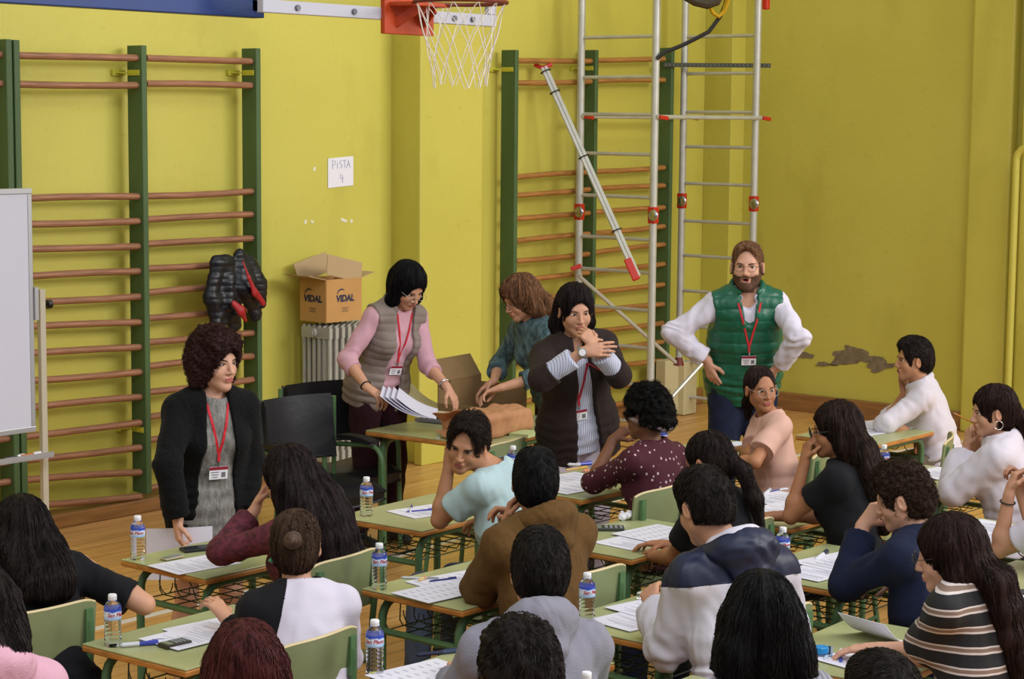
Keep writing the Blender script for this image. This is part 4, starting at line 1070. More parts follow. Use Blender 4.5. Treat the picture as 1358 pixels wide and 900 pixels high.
pen(580, 868, -25, '#20233c', '#31405f', 'dark pen on the desk at the bottom edge', r=.007)
pen(560, 770, 10, '#d9c08a', '#c79e78', 'short eraser pen beside the clear one', 'eraser', L=.04, r=.008, name='eraser')
pen(765, 622, -10, '#d1a52e', '#d1a52e', 'yellow pencil among the pens left of the dotted maroon sleeve', 'pencil', name='pencil'); pen(775, 617, -20, '#2e3fb4', '#2e3fb4', 'thick blue pen above the yellow pencil', r=.009, L=.08)
pen(777, 626, 0, '#c98870', '#c98870', 'pink eraser beside the yellow pencil', 'eraser', L=.035, r=.009, name='eraser'); pen(762, 618, -60, '#dedee6', '#dedee6', 'white correction pen by the thick blue pen', L=.06, r=.008)
pen(1018, 654, 20, '#dedee6', '#bcbcc8', 'white highlighter by the exam sheets of the girl with black glasses', r=.008, L=.11); pen(1030, 651, -15, '#2c3d8e', '#c9c9d4', 'blue pen near the white highlighter')
pen(1090, 738, 15, '#dcdce4', '#3a4050', 'white marker on the desk of the boy in the navy sweater', r=.008, L=.15, name='marker_pen')
pen(1115, 872, 30, '#3a57b0', '#e6e6f0', 'blue and white pen beside the tape dispenser', r=.006)
pen(1096, 873, 20, '#c8cfe0', '#7f8aa5', 'short silver pen by the tape dispenser', r=.006, L=.05)
pen(862, 812, 60, '#e6e6f0', '#4a62c0', 'pen held upright in the hand of the boy in the white jacket', p=onz(868, 800, .80), dz=1.1, L=.12)
# small things
def phone(px, py, rz, sz, label, name='phone', cat='phone', col='#1e2024', scr=True):
    r = empty(name, onz(px, py, .7505), math.radians(rz), label, cat); m = MB(); m.box((0, 0, .006), (sz[0], sz[1], sz[2])); m.build('body', mat('case_' + col[1:], col, .4), r, smooth=False, bevel=.003)
    m = MB()
    if scr: m.box((0, 0, .006 + sz[2] / 2 + .0004), (sz[0] * .85, sz[1] * .85, .001)); m.build('screen', mat('screen_dark', '#30343a', .1), r, smooth=False)
    else:
        m.box((0, sz[1] * .3, .006 + sz[2] / 2 + .0006), (sz[0] * .8, sz[1] * .22, .001)); m.build('display', mat('lcd', '#7f8a7c', .2), r, smooth=False)
        for i in range(4):
            for j in range(4):
                k = MB(); k.box((-sz[0] * .32 + i * sz[0] * .21, -sz[1] * .4 + j * sz[1] * .15, .006 + sz[2] / 2 + .001), (sz[0] * .14, sz[1] * .09, .003)); k.build('key', mat('key_grey', '#8d8f92', .5), r, smooth=False)
    return r
phone(806, 702, 40, (.075, .14, .014), 'dark calculator lying on the desk with the crumpled tissue', 'calculator', 'calculator', '#33382f', False)
phone(232, 856, 85, (.055, .10, .018), 'dark eraser case right of the marker pens', 'pencil_case', 'case', '#3a3226', False)
phone(263, 729, 70, (.07, .14, .012), 'black phone on the front row desk farthest left', 'phone', 'phone', '#17181b'); phone(1353, 788, 60, (.07, .14, .010), 'black phone cut by the right edge beyond the striped top')
phone(228, 741, 88, (.04, .09, .008), 'small clear ruler case on the front row desk farthest left', 'ruler_case', 'case', '#a89a7c', False)
phone(1086, 866, 30, (.12, .09, .012), 'grey blue notebook under the blue tape dispenser', 'notebook', 'notebook', '#7f93ad'); 
c = onz(1089, 861, .775); r = empty('tape_dispenser', c, .5, 'round blue tape dispenser on the desk of the girl in the striped top', 'tape dispenser'); m = MB(); m.lathe([(.008, -.011), (.022, -.011), (.025, -.008), (.025, .008), (.022, .011), (.008, .011)], 20); m.build('reel', mat('tape_blue', '#1f86c6', .3), r); m = MB(); m.box((.02, 0, -.006), (.03, .018, .012)); m.build('cutter', mat('tape_blue_d', '#1768a8', .3), r, bevel=.002)
# crumpled tissue
F = SDF((-.06, -.06, -.02), (.06, .06, .07), .003)
rs = np.random.RandomState(2)
for k in range(9): F.ell(np.array([rs.uniform(-.028, .028), rs.uniform(-.02, .02), rs.uniform(.008, .03)]), rs.uniform(.009, .02, 3), None, .006)
F.cut((0, 0, .001), (0, 0, -1)); V, Q = F.mesh(); V = V + vnormals(V, Q) * (wob(V, 220, 3) * .003)[:, None]
o = mk('crumpled_tissue', V, Q, mat('tissue', '#e3e1e8', .9), None, np.zeros(3), np.eye(3), smooth=False); o.location = onz(829, 689, .7505); tag(o, 'crumpled white tissue on the desk with the calculator', 'tissue')
# clear pencil sharpener cup
r = empty('plastic_cup', onz(861, 796, .7505), 0, 'small clear plastic case behind the writing hand of the boy in the white jacket', 'case'); m = MB(); m.box((0, 0, .015), (.05, .08, .03)); m.build('shell', M_PET, r, bevel=.004)

# ------------------------------------------------------------------ teachers' table and what lies on it
TF = onz(640, 590, .75)
r = empty('teacher_table', (TF[0], TF[1], 0), math.radians(4), 'long green topped table where the standing teachers sort papers', 'table')
tw, td = 1.06, .82
m = MB(); m.box((tw / 2, td / 2, .747), (tw - .004, td - .004, .006)); tp = m.build('tabletop', M_TOP, r, smooth=False, bevel=.002); m = MB(); m.box((tw / 2, td / 2, .731), (tw, td, .028)); m.build('edge_band', M_EDGE, tp, smooth=False, bevel=.008)
for y in (.07, td - .07):
    z1 = .70; x0, x1 = .07, tw - .07
    m = MB(); m.tube([(x0, y, .01), (x0, y, z1 - .1)] + arc((x0, y, z1 - .1), (x0 + .1, y, z1), (x0, y, z1)) + arc((x1 - .1, y, z1), (x1, y, z1 - .1), (x1, y, z1)) + [(x1, y, .01)], .025, 12); m.build('leg_frame', M_TUBE, r)
for x in (.07, tw - .07): m = MB(); m.tube([(x, .07, .30), (x, td - .07, .30)], .018, 8); m.build('side_rail', M_TUBE, r)
ch_at(678, 603, 10, 'empty green chair pushed to the near side of the teachers table')
def bag(p, rz, sz, label, name, col, seed, opening=False):
    lo = np.array([-sz[0], -sz[1], -.03]) * 1.0; F = SDF((-sz[0] - .06, -sz[1] - .06, -.03), (sz[0] + .06, sz[1] + .06, sz[2] + .08), .005)
    F.boxd((0, 0, sz[2] / 2), (sz[0], sz[1], sz[2] / 2), np.eye(3), 'add', .03)
    if opening: F.boxd((-sz[0] * .9, 0, sz[2] * .55), (sz[0] * .5, sz[1] * .8, sz[2] * .33), np.eye(3), 'sub', .02, .01)
    V, Q = F.mesh(); N = vnormals(V, Q); V = V + N * (wob(V, 16, seed) * .012 + wob(V, 38, seed + 2) * .006)[:, None]; V[:, 2] = np.maximum(V[:, 2], 0.001)
    o = mk(name, V, Q, mat('kraft_' + col[1:], col, .75, var=.1, vscale=7, bump=.2, bscale=25), None, np.zeros(3), np.eye(3)); o.location = p; o.rotation_euler = (0, 0, math.radians(rz)); return tag(o, label, 'bag')
bag(onz(648, 574, .752), 6, (.25, .14, .13), 'crumpled brown kraft paper bag lying on the teachers table', 'paper_bag', '#b5815a', 4)
bg_ = bpy.data.objects['paper_bag']; m = MB()
m.grid(lambda u, v: (-.22 - .11 * v, (u - .5) * (.20 + .10 * v), .075 + .05 * math.sin(PI * u) * (1 - .2 * v) + .05 * v + .012 * math.sin(9 * u + 5 * v)), 14, 6, .003); m.grid(lambda u, v: (-.22 - .10 * v, (u - .5) * (.20 + .08 * v), .03 - .02 * math.sin(PI * u) + .010 * math.sin(8 * u)), 14, 6, .003)
m.build('bag_mouth', mat('kraft_b5815a', '#b5815a'), bg_)
# open envelope box behind it and envelopes
c = onz(640, 552, .76); r = empty('document_box', (c[0], c[1], .752), math.radians(8), 'open brown cardboard document box on the teachers table', 'box')
MK = mat('kraft_dark', '#7d6340', .7, var=.1, vscale=9)
m = MB(); m.box((0, .16, .11), (.46, .006, .22)); m.box((0, 0, .004), (.46, .32, .006)); m.box((.23, 0, .09), (.006, .32, .18)); m.box((-.23, 0, .05), (.006, .32, .10)); m.build('box_body', MK, r, smooth=False)
m = MB(); m.beam((0, .16, .22), (0, .24, .34), .46, .005, side=(0, 1, 0)); m.build('lid', MK, r, smooth=False)
def flat(px, py, rz, w, l, z, t, label, name, cat, mt, curl=0):
    c = onz(px, py, z); m = MB(); R_ = rotz(math.radians(rz)); m.grid(lambda u, v: c + R_ @ np.array([(u - .5) * w, (v - .5) * l, curl * (max(0, v - .4)) ** 2]), 8, 10, t); return tag(m.build(name, mt, smooth=True, ang=30), label, cat)
flat(572, 543, 20, .30, .40, .80, .02, 'stack of cream envelopes under the hands of the woman in the grey vest', 'envelope_stack', 'envelopes', mat('cream_paper', '#e6dcae', .7), .35)
flat(596, 556, 8, .24, .32, .762, .015, 'grey folder lying under the cream envelopes', 'folder', 'folder', mat('folder_grey', '#6b6a6e', .5))
flat(582, 580, -60, .02, .03, .752, .004, 'tiny white eraser on the teachers table', 'eraser', 'eraser', M_PAPER)
pp = onD(690, 545, 11.15); flat(697, 575, 10, .16, .12, .756, .02, 'pale green packet right of the kraft paper bag', 'packet', 'packet', mat('pale_green', '#b9c48c', .6))

# ------------------------------------------------------------------ radiator and box
rx0 = ony(402, 480, 9.70)[0]; rf = ony(437, 480, 9.45)[0]; rz1 = ony(437, 428, 9.45)[2]
r = empty('radiator', (0, 0, 0), label='light grey cast iron column radiator under the cardboard box', cat='radiator')
MR = mat('radiator_paint', '#a8a69c', .45, var=.06, vscale=12)
XR = ony(437, 470, 9.42)[0]
for k in range(9):
    x = XR + k * .060; m = MB()
    for j in range(6):
        y = 9.42 + j * .048; m.tube([(x, y, .16), (x, y, rz1 - .05), (x, y, rz1 - .02)], [.0155, .0155, .011], 8)
    for z in (.19, rz1 - .07): m.box((x, 9.54, z), (.03, .27, .075))
    m.box((x, 9.54, .55), (.02, .25, .03)); m.build('column_section', MR, r, ang=60)
m = MB(); m.tube([(XR - .02, 9.54, rz1 - .07), (XR - .05, 9.54, rz1 - .07)], .03, 14); m.tube([(XR - .05, 9.54, rz1 - .07), (XR - .06, 9.54, rz1 - .07)], .018, 12); m.build('end_plug', MR, r)
m = MB(); m.box((XR + .02, 9.47, .08), (.03, .05, .16)); m.box((XR + .46, 9.47, .08), (.03, .05, .16)); m.build('foot', MR, r)
bz = rz1 + .003; br = empty('cardboard_box', (XR - .01, 9.44, bz), math.radians(0), 'open cardboard box printed VIDAL standing on the radiator', 'box')
MC1 = mat('cardboard_tan', '#c39358', .7, var=.05, vscale=5); MCI = mat('cardboard_inside', '#b59a74', .75)
bw, bd, bh = .34, .25, .29
m = MB()
for c_, s_ in (((bw / 2, 0, bh / 2), (bw, .006, bh)), ((bw / 2, bd, bh / 2), (bw, .006, bh)), ((0, bd / 2, bh / 2), (.006, bd, bh)), ((bw, bd / 2, bh / 2), (.006, bd, bh)), ((bw / 2, bd / 2, .004), (bw, bd, .006))): m.box(c_, s_)
bx = m.build('box_body', MC1, br, smooth=False)
for a, b_, wd, sd in (((0, bd / 2, bh), (-.16, bd / 2, bh + .035), bd, (0, 0, 1)), ((bw, bd / 2, bh), (bw + .13, bd / 2, bh + .03), bd, (0, 0, 1)), ((bw / 2 - .02, bd, bh), (bw / 2 - .05, bd + .03, bh + .13), bw * .93, (0, 1, 0)), ((bw / 2, 0, bh), (bw / 2 + .03, .02, bh + .135), bw, (0, 1, 0))):
    m = MB(); m.beam(a, b_, wd, .005, side=sd); m.build('flap', MCI, br, smooth=False)
MV = mat('box_print_blue', '#2a2f4c', .6)
for nm, M4 in (('front', Matrix.Translation((bw * .52, -.004, .155)) @ Matrix.Rotation(PI / 2, 4, 'X')), ('side', Matrix.Translation((-.004, bd * .5, .155)) @ Matrix.Rotation(-PI / 2, 4, 'Z') @ Matrix.Rotation(PI / 2, 4, 'X'))):
    text_mesh('print_text', 'VIDAL', .062, MV, bx, M4, bold=.003, shear=.1)
    m = MB()
    for k_, (w_, y_) in enumerate(((.07, -.062), (.05, -.074), (.065, -.086))): m.box((0, y_, .0008), (w_, .006, .0010))
    q = m.build('print_lines', mat('box_print_grey', '#8a6c4c', .7), bx, smooth=False); q.matrix_local = M4
    m = MB(); m.tube([(-.075 + .0 + .07 * (1 - math.cos(t)) * .6, .03 + .035 * math.sin(t), .001) for t in np.linspace(.1, 2.2, 10)], [.001 + .004 * math.sin(t) for t in np.linspace(.3, 2.9, 10)], 6, flat=.3); q = m.build('print_swoosh', MV, bx); q.matrix_local = M4

# ------------------------------------------------------------------ signs and marks on the back wall
c = ony(452, 228, WY - .006); sg = empty('paper_sign', c, 0, 'white handwritten paper sign PISTA 4 taped to the back wall', 'sign'); m = MB(); sw_, sh_ = .27, .21
m.add([(-.125, 0, .095), (.125, 0, .11), (.125, 0, -.095), (-.125, 0, -.11), (-.125, .004, .095), (.125, .004, .11), (.125, .004, -.095), (-.125, .004, -.11)], [(0, 3, 2, 1), (4, 5, 6, 7), (0, 1, 5, 4), (2, 3, 7, 6), (0, 4, 7, 3), (1, 2, 6, 5)]); pg = m.build('page', mat('sign_paper', '#e9e7f2', .7), sg, smooth=False)
MI = mat('sign_ink', '#8f92b0', .7)
m = MB(); st = lambda *p: m.tube([(a * .25 - .125, -.002, b * .21 - .105) for a, b in p], .0016, 5)
st((.17, .60), (.17, .90), (.28, .86), (.28, .76), (.17, .73)); st((.36, .62), (.36, .80)); st((.36, .86), (.365, .88)); st((.55, .88), (.46, .86), (.46, .78), (.54, .74), (.54, .66), (.45, .64)); st((.58, .88), (.72, .90)); st((.65, .89), (.65, .64)); st((.72, .62), (.80, .88), (.87, .64)); st((.75, .74), (.85, .75))
st((.50, .46), (.46, .30), (.60, .30)); st((.56, .40), (.56, .14)); m.build('handwriting', MI, pg)
MT = mat('tape_remnant', '#e4e2cc', .6)
for px, py, w_, h_ in ((417, 224, .02, .03), (405, 294, .02, .03), (414, 294, .03, .015), (456, 292, .06, .02), (466, 293, .02, .025)):
    c = ony(px, py, WY - .002); m = MB(); m.box((0, 0, 0), (w_, .003, h_), roty(.3)); tag(m.build('tape_scrap', MT, smooth=False, loc=c), 'scrap of old tape left on the back wall near the paper sign', 'tape', 'tape scraps on the back wall')

# ------------------------------------------------------------------ whiteboard on its stand
WBY = 8.35
p0 = ony(37, 253, WBY); p1 = ony(37, 569, WBY); top, bot, xr = p0[2], p1[2], p0[0]
r = empty('whiteboard', (xr - .75, WBY, 0), 0, 'whiteboard on a wheeled metal stand at the left edge', 'whiteboard')
MA = mat('alu_frame', '#b9b9bc', .35, .6); ML = mat('whiteboard_surface', '#c6c5d2', .2)
m = MB(); m.box((0, 0, (top + bot) / 2), (1.5, .02, top - bot)); bd_ = m.build('board', ML, r, smooth=False)
m = MB()
for z in (top, bot): m.box((0, 0, z), (1.53, .032, .028))
for x in (-.75, .75): m.box((x, 0, (top + bot) / 2), (.026, .028, top - bot - .029))
m.build('frame', MA, bd_, smooth=False, bevel=.003)
MP_ = mat('stand_beige', '#b5ab97', .5)
for x in (-.82, .82):
    zt_ = ony(45, 397, WBY)[2]; m = MB(); m.box((x, .0, (zt_ + .1) / 2 + .05), (.035, .03, zt_ - .1)); pl = m.build('upright', MP_, r, smooth=False, bevel=.003)
    m = MB(); m.tube([(x + .02, 0, zt_ - .03), (x + .035, 0, zt_ - .03)], .006, 8); m.tube([(x + .035, 0, zt_ - .03), (x + .06, 0, zt_ - .03)], .024, 8); m.build('knob', mat('knob_black', '#15151a', .35), pl)
    m = MB(); m.box((x - .045, -.01, zt_ - .02), (.022, .03, .17)); m.build('pivot_plate', MA, pl, smooth=False)
    m = MB(); m.box((x, 0, .09), (.04, .6, .035)); ft = m.build('foot', MP_, r, smooth=False, bevel=.004)
    for y in (-.27, .27): m = MB(); m.tube([(x - .015, y, .035), (x + .015, y, .035)], .035, 14); m.build('castor', M_RUB, ft)
zt_ = ony(40, 604, WBY)[2]; m = MB(); m.box((0, -.05, zt_), (1.62, .09, .012)); m.box((0, -.095, zt_ + .012), (1.62, .006, .025)); m.build('pen_tray', MA, r, smooth=False)
for dx, c1, lb in ((.70, '#b5622f', 'orange marker on the whiteboard tray'), (.60, '#26262c', 'dark marker on the whiteboard tray beside the orange one')):
    pen(0, 0, 2, c1, '#d8d8de', lb, r=.008, L=.13, name='marker_pen', p=(xr - .75 + dx, WBY - .05, zt_ + .007))

# ------------------------------------------------------------------ dark jacket over the wall bars
def jacket():
    c = ony(315, 385, BFY - .06); F = SDF(c + np.array([-.36, -.22, -.46]), c + np.array([.30, .12, .30]), .006)
    P_ = lambda px, py, dy=0: ony(px, py, BFY - .07 + dy)
    sg_ = lambda pts, rr, k=.03: [F.seg(pts[i], pts[i + 1], rr[i], rr[i + 1], k, w=np.array([0, 1., 0]), sc=.6) for i in range(len(pts) - 1)]
    sg_([P_(287, 353), P_(285, 395), P_(290, 425)], [.05, .07, .06]); sg_([P_(300, 350), P_(303, 400), P_(312, 430)], [.06, .09, .05]); sg_([P_(318, 342), P_(326, 380, -.05), P_(338, 415)], [.05, .08, .03]); sg_([P_(330, 350), P_(344, 375, -.04), P_(347, 400, -.02)], [.05, .055, .04]); sg_([P_(285, 350), P_(335, 355)], [.04, .05]); sg_([P_(333, 400), P_(339, 417)], [.04, .03])
    V, Q = F.mesh(); N = vnormals(V, Q); d = np.abs(np.sin(V[:, 2] * PI / .042 + V[:, 0] * 2)) ** .5 * .005 + wob(V, 22, 3) * .012; V = V + N * d[:, None]
    r = mk('puffer_jacket', V, Q, mat('jacket_navy_black', '#14161f', .38, bump=.2, bscale=40), None, c, np.eye(3)); r.location = c
    for pts, rr in (([P_(322, 346, -.085), P_(330, 368, -.135), P_(338, 388, -.13), P_(346, 398, -.10)], [.006, .012, .022, .016]), ([P_(310, 402, -.10), P_(320, 412, -.12), P_(326, 425, -.08)], [.02, .03, .012]), ([P_(340, 388, -.10), P_(349, 402, -.09)], [.02, .02])):
        F2 = SDF(np.min(pts, 0) - .1, np.max(pts, 0) + .1, .005)
        for i in range(len(pts) - 1): F2.seg(pts[i], pts[i + 1], rr[i], rr[i + 1], .02, w=np.array([0, 1., 0]), sc=.5)
        V, Q = F2.mesh(); mk('red_lining', V, Q, mat('lining_red', '#a81f26', .5, bump=.3, bscale=30), r, c, np.eye(3))
    tag(r, 'dark puffer jacket with red lining hung over the wall bars', 'jacket')
jacket()

# ------------------------------------------------------------------ basketball hoop, backboard and blue frame
rim_c = onz(611, 3, 3.05); RR = .225; by = rim_c[1] + .38
r = empty('basketball_hoop', (rim_c[0], by, 3.05), 0, 'orange basketball hoop with white net hanging from its backboard at the top edge', 'basketball hoop')
bl = ony(345, 26, by)[0]; brx = ony(655, 26, by)[0]; zb = ony(500, 26, by)[2]
MO = mat('hoop_orange', '#b8431c', .45, var=.2, vscale=8); MBW = mat('board_white_frame', '#b4b4c0', .4)
xm = rim_c[0]; hw = max(xm - bl, .9)
def lp(x, y, z): return (x - rim_c[0], y - by, z - 3.05)
m = MB()
m.box(lp((bl + brx) / 2, by, zb + .03), (brx - bl, .04, .06)); m.box(lp((bl + brx) / 2, by, zb + 1.05), (brx - bl, .04, .06))
for x in (bl + .0302, brx - .0302): m.box(lp(x, by, zb + .54), (.06, .036, .958))
bf = m.build('board_frame', MBW, r, smooth=False, bevel=.004)
m = MB(); m.box(lp((bl + brx) / 2, by, zb + .54), (brx - bl - .1, .012, .98)); m.build('board_glass', mat('acrylic', '#eef2f4', .08, trans=1, ior=1.2), r, smooth=False)
for px in (395, 470, 603, 627): q = ony(px, 18, by - .025); m = MB(); m.tube([lp(q[0], by - .02, zb + .03), lp(q[0], by - .032, zb + .03)], .014, 8); m.build('bolt', mat('bolt_grey', '#6c6c74', .4, .5), bf)
m = MB(); m.box(lp(xm - .0, by - .03, 3.05 - .02), (.36, .03, .26)); m.box(lp(xm, by - .11, 3.045), (.30, .16, .02)); m.beam(lp(xm - .1, by - .03, 2.95), lp(xm - .06, by - .16, 3.03), .015, .05); m.beam(lp(xm + .1, by - .03, 2.95), lp(xm + .06, by - .16, 3.03), .015, .05); m.build('mount', MO, r, smooth=False, bevel=.004)
m = MB(); m.tube([lp(xm + RR * math.cos(a), rim_c[1] + RR * math.sin(a), 3.05) for a in np.linspace(0, 2 * PI, 40, endpoint=False)], .010, 8, closed=True); m.build('rim', mat('rim_orange', '#6e2c1c', .5), r)
m = MB(); n = 12
for i in range(n):
    for sgn in (-1, 1):
        pts = []
        for t in np.linspace(0, 1, 22):
            z = 3.045 - t * .40 + (.012 * math.sin(i * 1.7) * t); rad = RR * (1 - .42 * min(1, t * 1.15) ** .8) + .004 * math.sin(t * 9 + i) ; a = 2 * PI * i / n + sgn * (t * 4.0) * (PI / n)
            a += .05 * math.sin(6 * t + i); pts.append(lp(xm + rad * math.cos(a), rim_c[1] + rad * math.sin(a), z))
        m.tube(pts, .0024, 5)
m.build('net', mat('net_cord', '#ded6cc', .9), r)
# blue steel support frame, left of the board
fy = by + .25; q0 = ony(0, 5, fy); q1 = ony(343, 22, fy)
z0 = (q0[2] + q1[2]) / 2
r = empty('board_support', (q1[0], fy, z0), 0, 'blue steel support frame across the top left corner', 'steel frame'); MBL = mat('steel_blue', '#0a2f70', .4, var=.1, vscale=5)
Lf = q1[0] - q0[0] + 1.2
m = MB(); m.box((-Lf / 2, 0, .04), (Lf, .08, .085)); m.build('bottom_chord', MBL, r, smooth=False, bevel=.004)
m = MB(); m.box((-.04, 0, .5), (.08, .08, .95)); m.build('upright', MBL, r, smooth=False, bevel=.004)
m = MB(); m.beam((-.10, 0, .09), (-1.1, 0, .95), .05, .05, side=(0, 1, 0)); m.build('diagonal', MBL, r, smooth=False, bevel=.004)
m = MB(); m.box((-Lf / 2, 0, .95), (Lf, .08, .085)); m.build('top_chord', MBL, r, smooth=False, bevel=.004)
m = MB(); m.box((-Lf / 2 - .3, 0, .125), (Lf - .9, .04, .05)); m.build('inner_rail', MBL, r, smooth=False, bevel=.004)
for k in range(2): q = MB(); q.tube([(-.3 - k * 2.0, 0, .97), (-.3 - k * 2.0, WY - fy, 1.6)], .03, 8); q.build('wall_strut', MBL, r)

# ------------------------------------------------------------------ aluminium scaffold tower
MAL = mat('aluminium', '#c4c4bc', .38, .35, var=.08, vscale=10); MRD = mat('clamp_red', '#c22a18', .4); MCH = mat('chrome', '#b8b8b8', .25, 1)
A1 = onD(866, 300, FL / 173); A2 = ony(999, 300, A1[1]); xa, xb_ = A1[0], A2[0]; ya = A1[1]
ly = ony(768, 300, 1); 
yb_ = onx(768, 300, xa)[1]
sc = empty('scaffold_tower', (xa, ya, 0), 0, 'aluminium ladder frame scaffold tower with red clamps before the wall bars', 'scaffold')
W2 = yb_ - ya; XX = xb_ - xa
for ix, x in enumerate((0, XX)):
    lf = MB()
    for y in (0, W2): lf.tube([(x, y, .22), (x, y, 4.4)], .030, 12)
    lf_o = lf.build('ladder_frame', MAL, sc)
    yr = [48, 102, 152, 205, 262, 318, 362, 412, 462, 512, 562] if ix == 0 else [47, 97, 149, 196, 246, 297, 344, 392, 440, 488, 536, 584]
    for py in yr:
        z = (onx(862, py, xa) if ix == 0 else onx(1000, py, xb_))[2]; q = MB(); q.tube([(x, 0, z), (x, W2, z)], .0145, 8); q.build('rung', MAL, lf_o)
        q = MB(); q.tube([(x - .001, -.026, z), (x, -.022, z)], .008, 8); q.build('bolt', mat('bolt_dark', '#26262a', .4), lf_o)
    for y in (0, W2):
        z = (onx(862, 285, xa) if ix == 0 else onx(1000, 270, xb_))[2]
        q = MB(); q.box((x, y, z), (.065, .065, .13)); cl = q.build('red_coupler', MRD, lf_o, smooth=False, bevel=.01)
        q = MB(); q.lathe([(.0, .012), (.03, .012), (.042, .006), (.045, 0), (.04, -.004), (0, -.004)], 18, (x - .045, y - .03, z), R=roty(-PI / 2) @ rotx(0)); q.build('wheel_knob', MCH, cl)
        q = MB(); q.tube([(x, y, .14), (x, y, .24)], .014, 8); q.box((x, y, .13), (.05, .05, .04)); ft = q.build('castor_fork', MAL, lf_o); q = MB(); q.tube([(x - .03, y, .10), (x + .03, y, .10)], .10, 20); q.build('castor', M_RUB, ft)
z155 = onx(862, 155, xa)[2]
for y in (0, W2):
    q = MB(); q.tube([(-.02, y - .03, z155), (XX + .05, y - .03, z155)], .017, 8); br_ = q.build('horizontal_brace', MAL, sc)
    for x in (.02, XX + .06): q = MB(); q.beam((x - .03, y - .055, z155), (x + .07, y - .055, z155 - .01), .03, .03); q.build('red_latch', MRD, br_, smooth=False, bevel=.006)
def brace(p, q_, n=1, name='diagonal_brace'):
    o = np.array([xa, ya, 0]); d = nrm(np.cross(q_ - p, cF)); 
    m = MB()
    for k in range(n): off = d * (.028 * k); m.tube([p - o + off, q_ - o + off], .0165, 8)
    b = m.build(name, MAL, sc); 
    return b, o
pa = onx(718, 92, xa + .0); pb = onx(842, 366, xa - .06)
pa = onD(719, 90, proj((xa, yb_, 2))[2] - .3); pb = onD(843, 368, proj((xa, ya, 1.5))[2] - .1)
b, o_ = brace(pa, pb, 2)
dd = nrm(pb - pa)
q = MB(); q.beam(pb - o_ - dd * .16, pb - o_ + dd * .02, .06, .035, side=cF); q.build('red_latch', MRD, b, smooth=False, bevel=.008); 
for k in (-1, 1): q = MB(); q.beam(pa - o_, pa - o_ - dd * .03 + cR * (.07 * k + .02), .03, .025, side=cF); q.build('red_latch', MRD, b, smooth=False, bevel=.006)
for t in (.02, .12, .43, .78): q = MB(); c_ = pa + (pb - pa) * t - o_ ; e1 = nrm(np.cross(dd, cF)); e2 = np.cross(dd, e1); q.tube([c_ + e1 * (.014 + .04 * math.cos(a)) + e2 * .03 * math.sin(a) for a in np.linspace(0, 2 * PI, 12, endpoint=False)], .005, 6, closed=True); q.build('strap', mat('strap_black', '#1a1a1e', .6), b)
pc = onx(766, 366, xa - .04); pd = onD(900, 484, proj((xb_, ya, 1))[2] - .1); b, o_ = brace(onD(768, 366, proj((xa, yb_, 1.5))[2] - .15), pd)
q = MB(); q.lathe([(.0, 0), (.045, .0), (.03, .06), (.0, .06)], 14, pd - o_); q.build('red_latch', mat('latch_dark_red', '#6e2418', .5), b)
q = MB(); q.beam(onD(771, 352, proj((xa, yb_, 1.5))[2] - .1) - o_, onD(757, 357, proj((xa, yb_, 1.5))[2] - .1) - o_, .035, .04, side=cF); q.build('red_latch', MRD, b, smooth=False, bevel=.006)
b, o_ = brace(onD(935, 478, proj((xb_, ya, 1))[2] - .35), onD(872, 547, proj((xb_, ya, .6))[2] - .6))
# perforated rail, cable and yellow strap
pr = onD(880, 86, proj((xb_, yb_, 2.7))[2] - .1); pr2 = onD(1022, 87, proj((xb_, ya, 2.7))[2] + .1)
m = MB(); m.beam(pr, pr2, .02, .035); r = m.build('perforated_rail', mat('steel_dark', '#5c5f58', .4, .5), smooth=False); tag(r, 'perforated steel rail lying across the scaffold rungs near the top', 'steel rail')
m = MB()
for t in np.linspace(.02, .98, 26): c_ = pr + (pr2 - pr) * t; m.box(c_ - cF * .012, (.012, .004, .010), rotz(.6))
m.build('rail_holes', mat('hole_light', '#a9a878', .6), r, smooth=False)
m = MB(); cp = [onD(x, y, 15.0) for x, y in ((871, 78), (880, 70), (905, 60), (925, 50), (940, 42), (955, 22), (962, 6), (966, -20))]; m.tube(cp, .016, 8); tag(m.build('power_cable', mat('cable_black', '#1b1b1e', .5)), 'black cable hanging from the yellow strap across to the green post', 'cable')
m = MB(); m.tube([onD(x, y, 14.95) for x, y in ((933, 5), (942, 10), (946, 18), (953, 22), (960, 15), (964, 4), (966, -12))], .03, 8, flat=.5); tag(m.build('webbing_strap', mat('strap_yellow', '#d1a51c', .5)), 'yellow webbing strap looped over the top of the scaffold', 'strap')
m = MB(); m.tube([onD(x, y, 14.9) for x, y in ((905, -8), (922, 2), (938, 6), (950, 2), (956, -10))], .035, 8); tag(m.build('safety_harness', mat('harness_dark', '#3d3322', .6)), 'dark harness bundled at the top edge beside the yellow strap', 'harness')
m = MB(); c_ = onD(1016, -2, 15.4); m.box(c_, (.05, .05, .17)); tag(m.build('clamp_handle', MRD, smooth=False, bevel=.01), 'red clamp handle right of the scaffold at the top edge', 'clamp')
# cream boards standing behind the scaffold
MCB = mat('cream_board', '#c9bd92', .55, var=.05, vscale=6)
for px0, px1, py0, dy, lb in ((884, 909, 478, 9.50, 'cream board standing behind the scaffold, left of two'), (909, 926, 480, 9.44, 'cream board standing behind the scaffold, right of two')):
    a_ = ony(px0, py0, dy); b_ = ony(px1, py0, dy); m = MB(); m.box(((a_[0] + b_[0]) / 2, dy + .06, a_[2] / 2), (b_[0] - a_[0], .10, a_[2] - .01)); tag(m.build('storage_board', MCB, smooth=False, bevel=.006), lb, 'board', 'cream boards behind the scaffold')
c_ = onD(905, 566, 16.0)
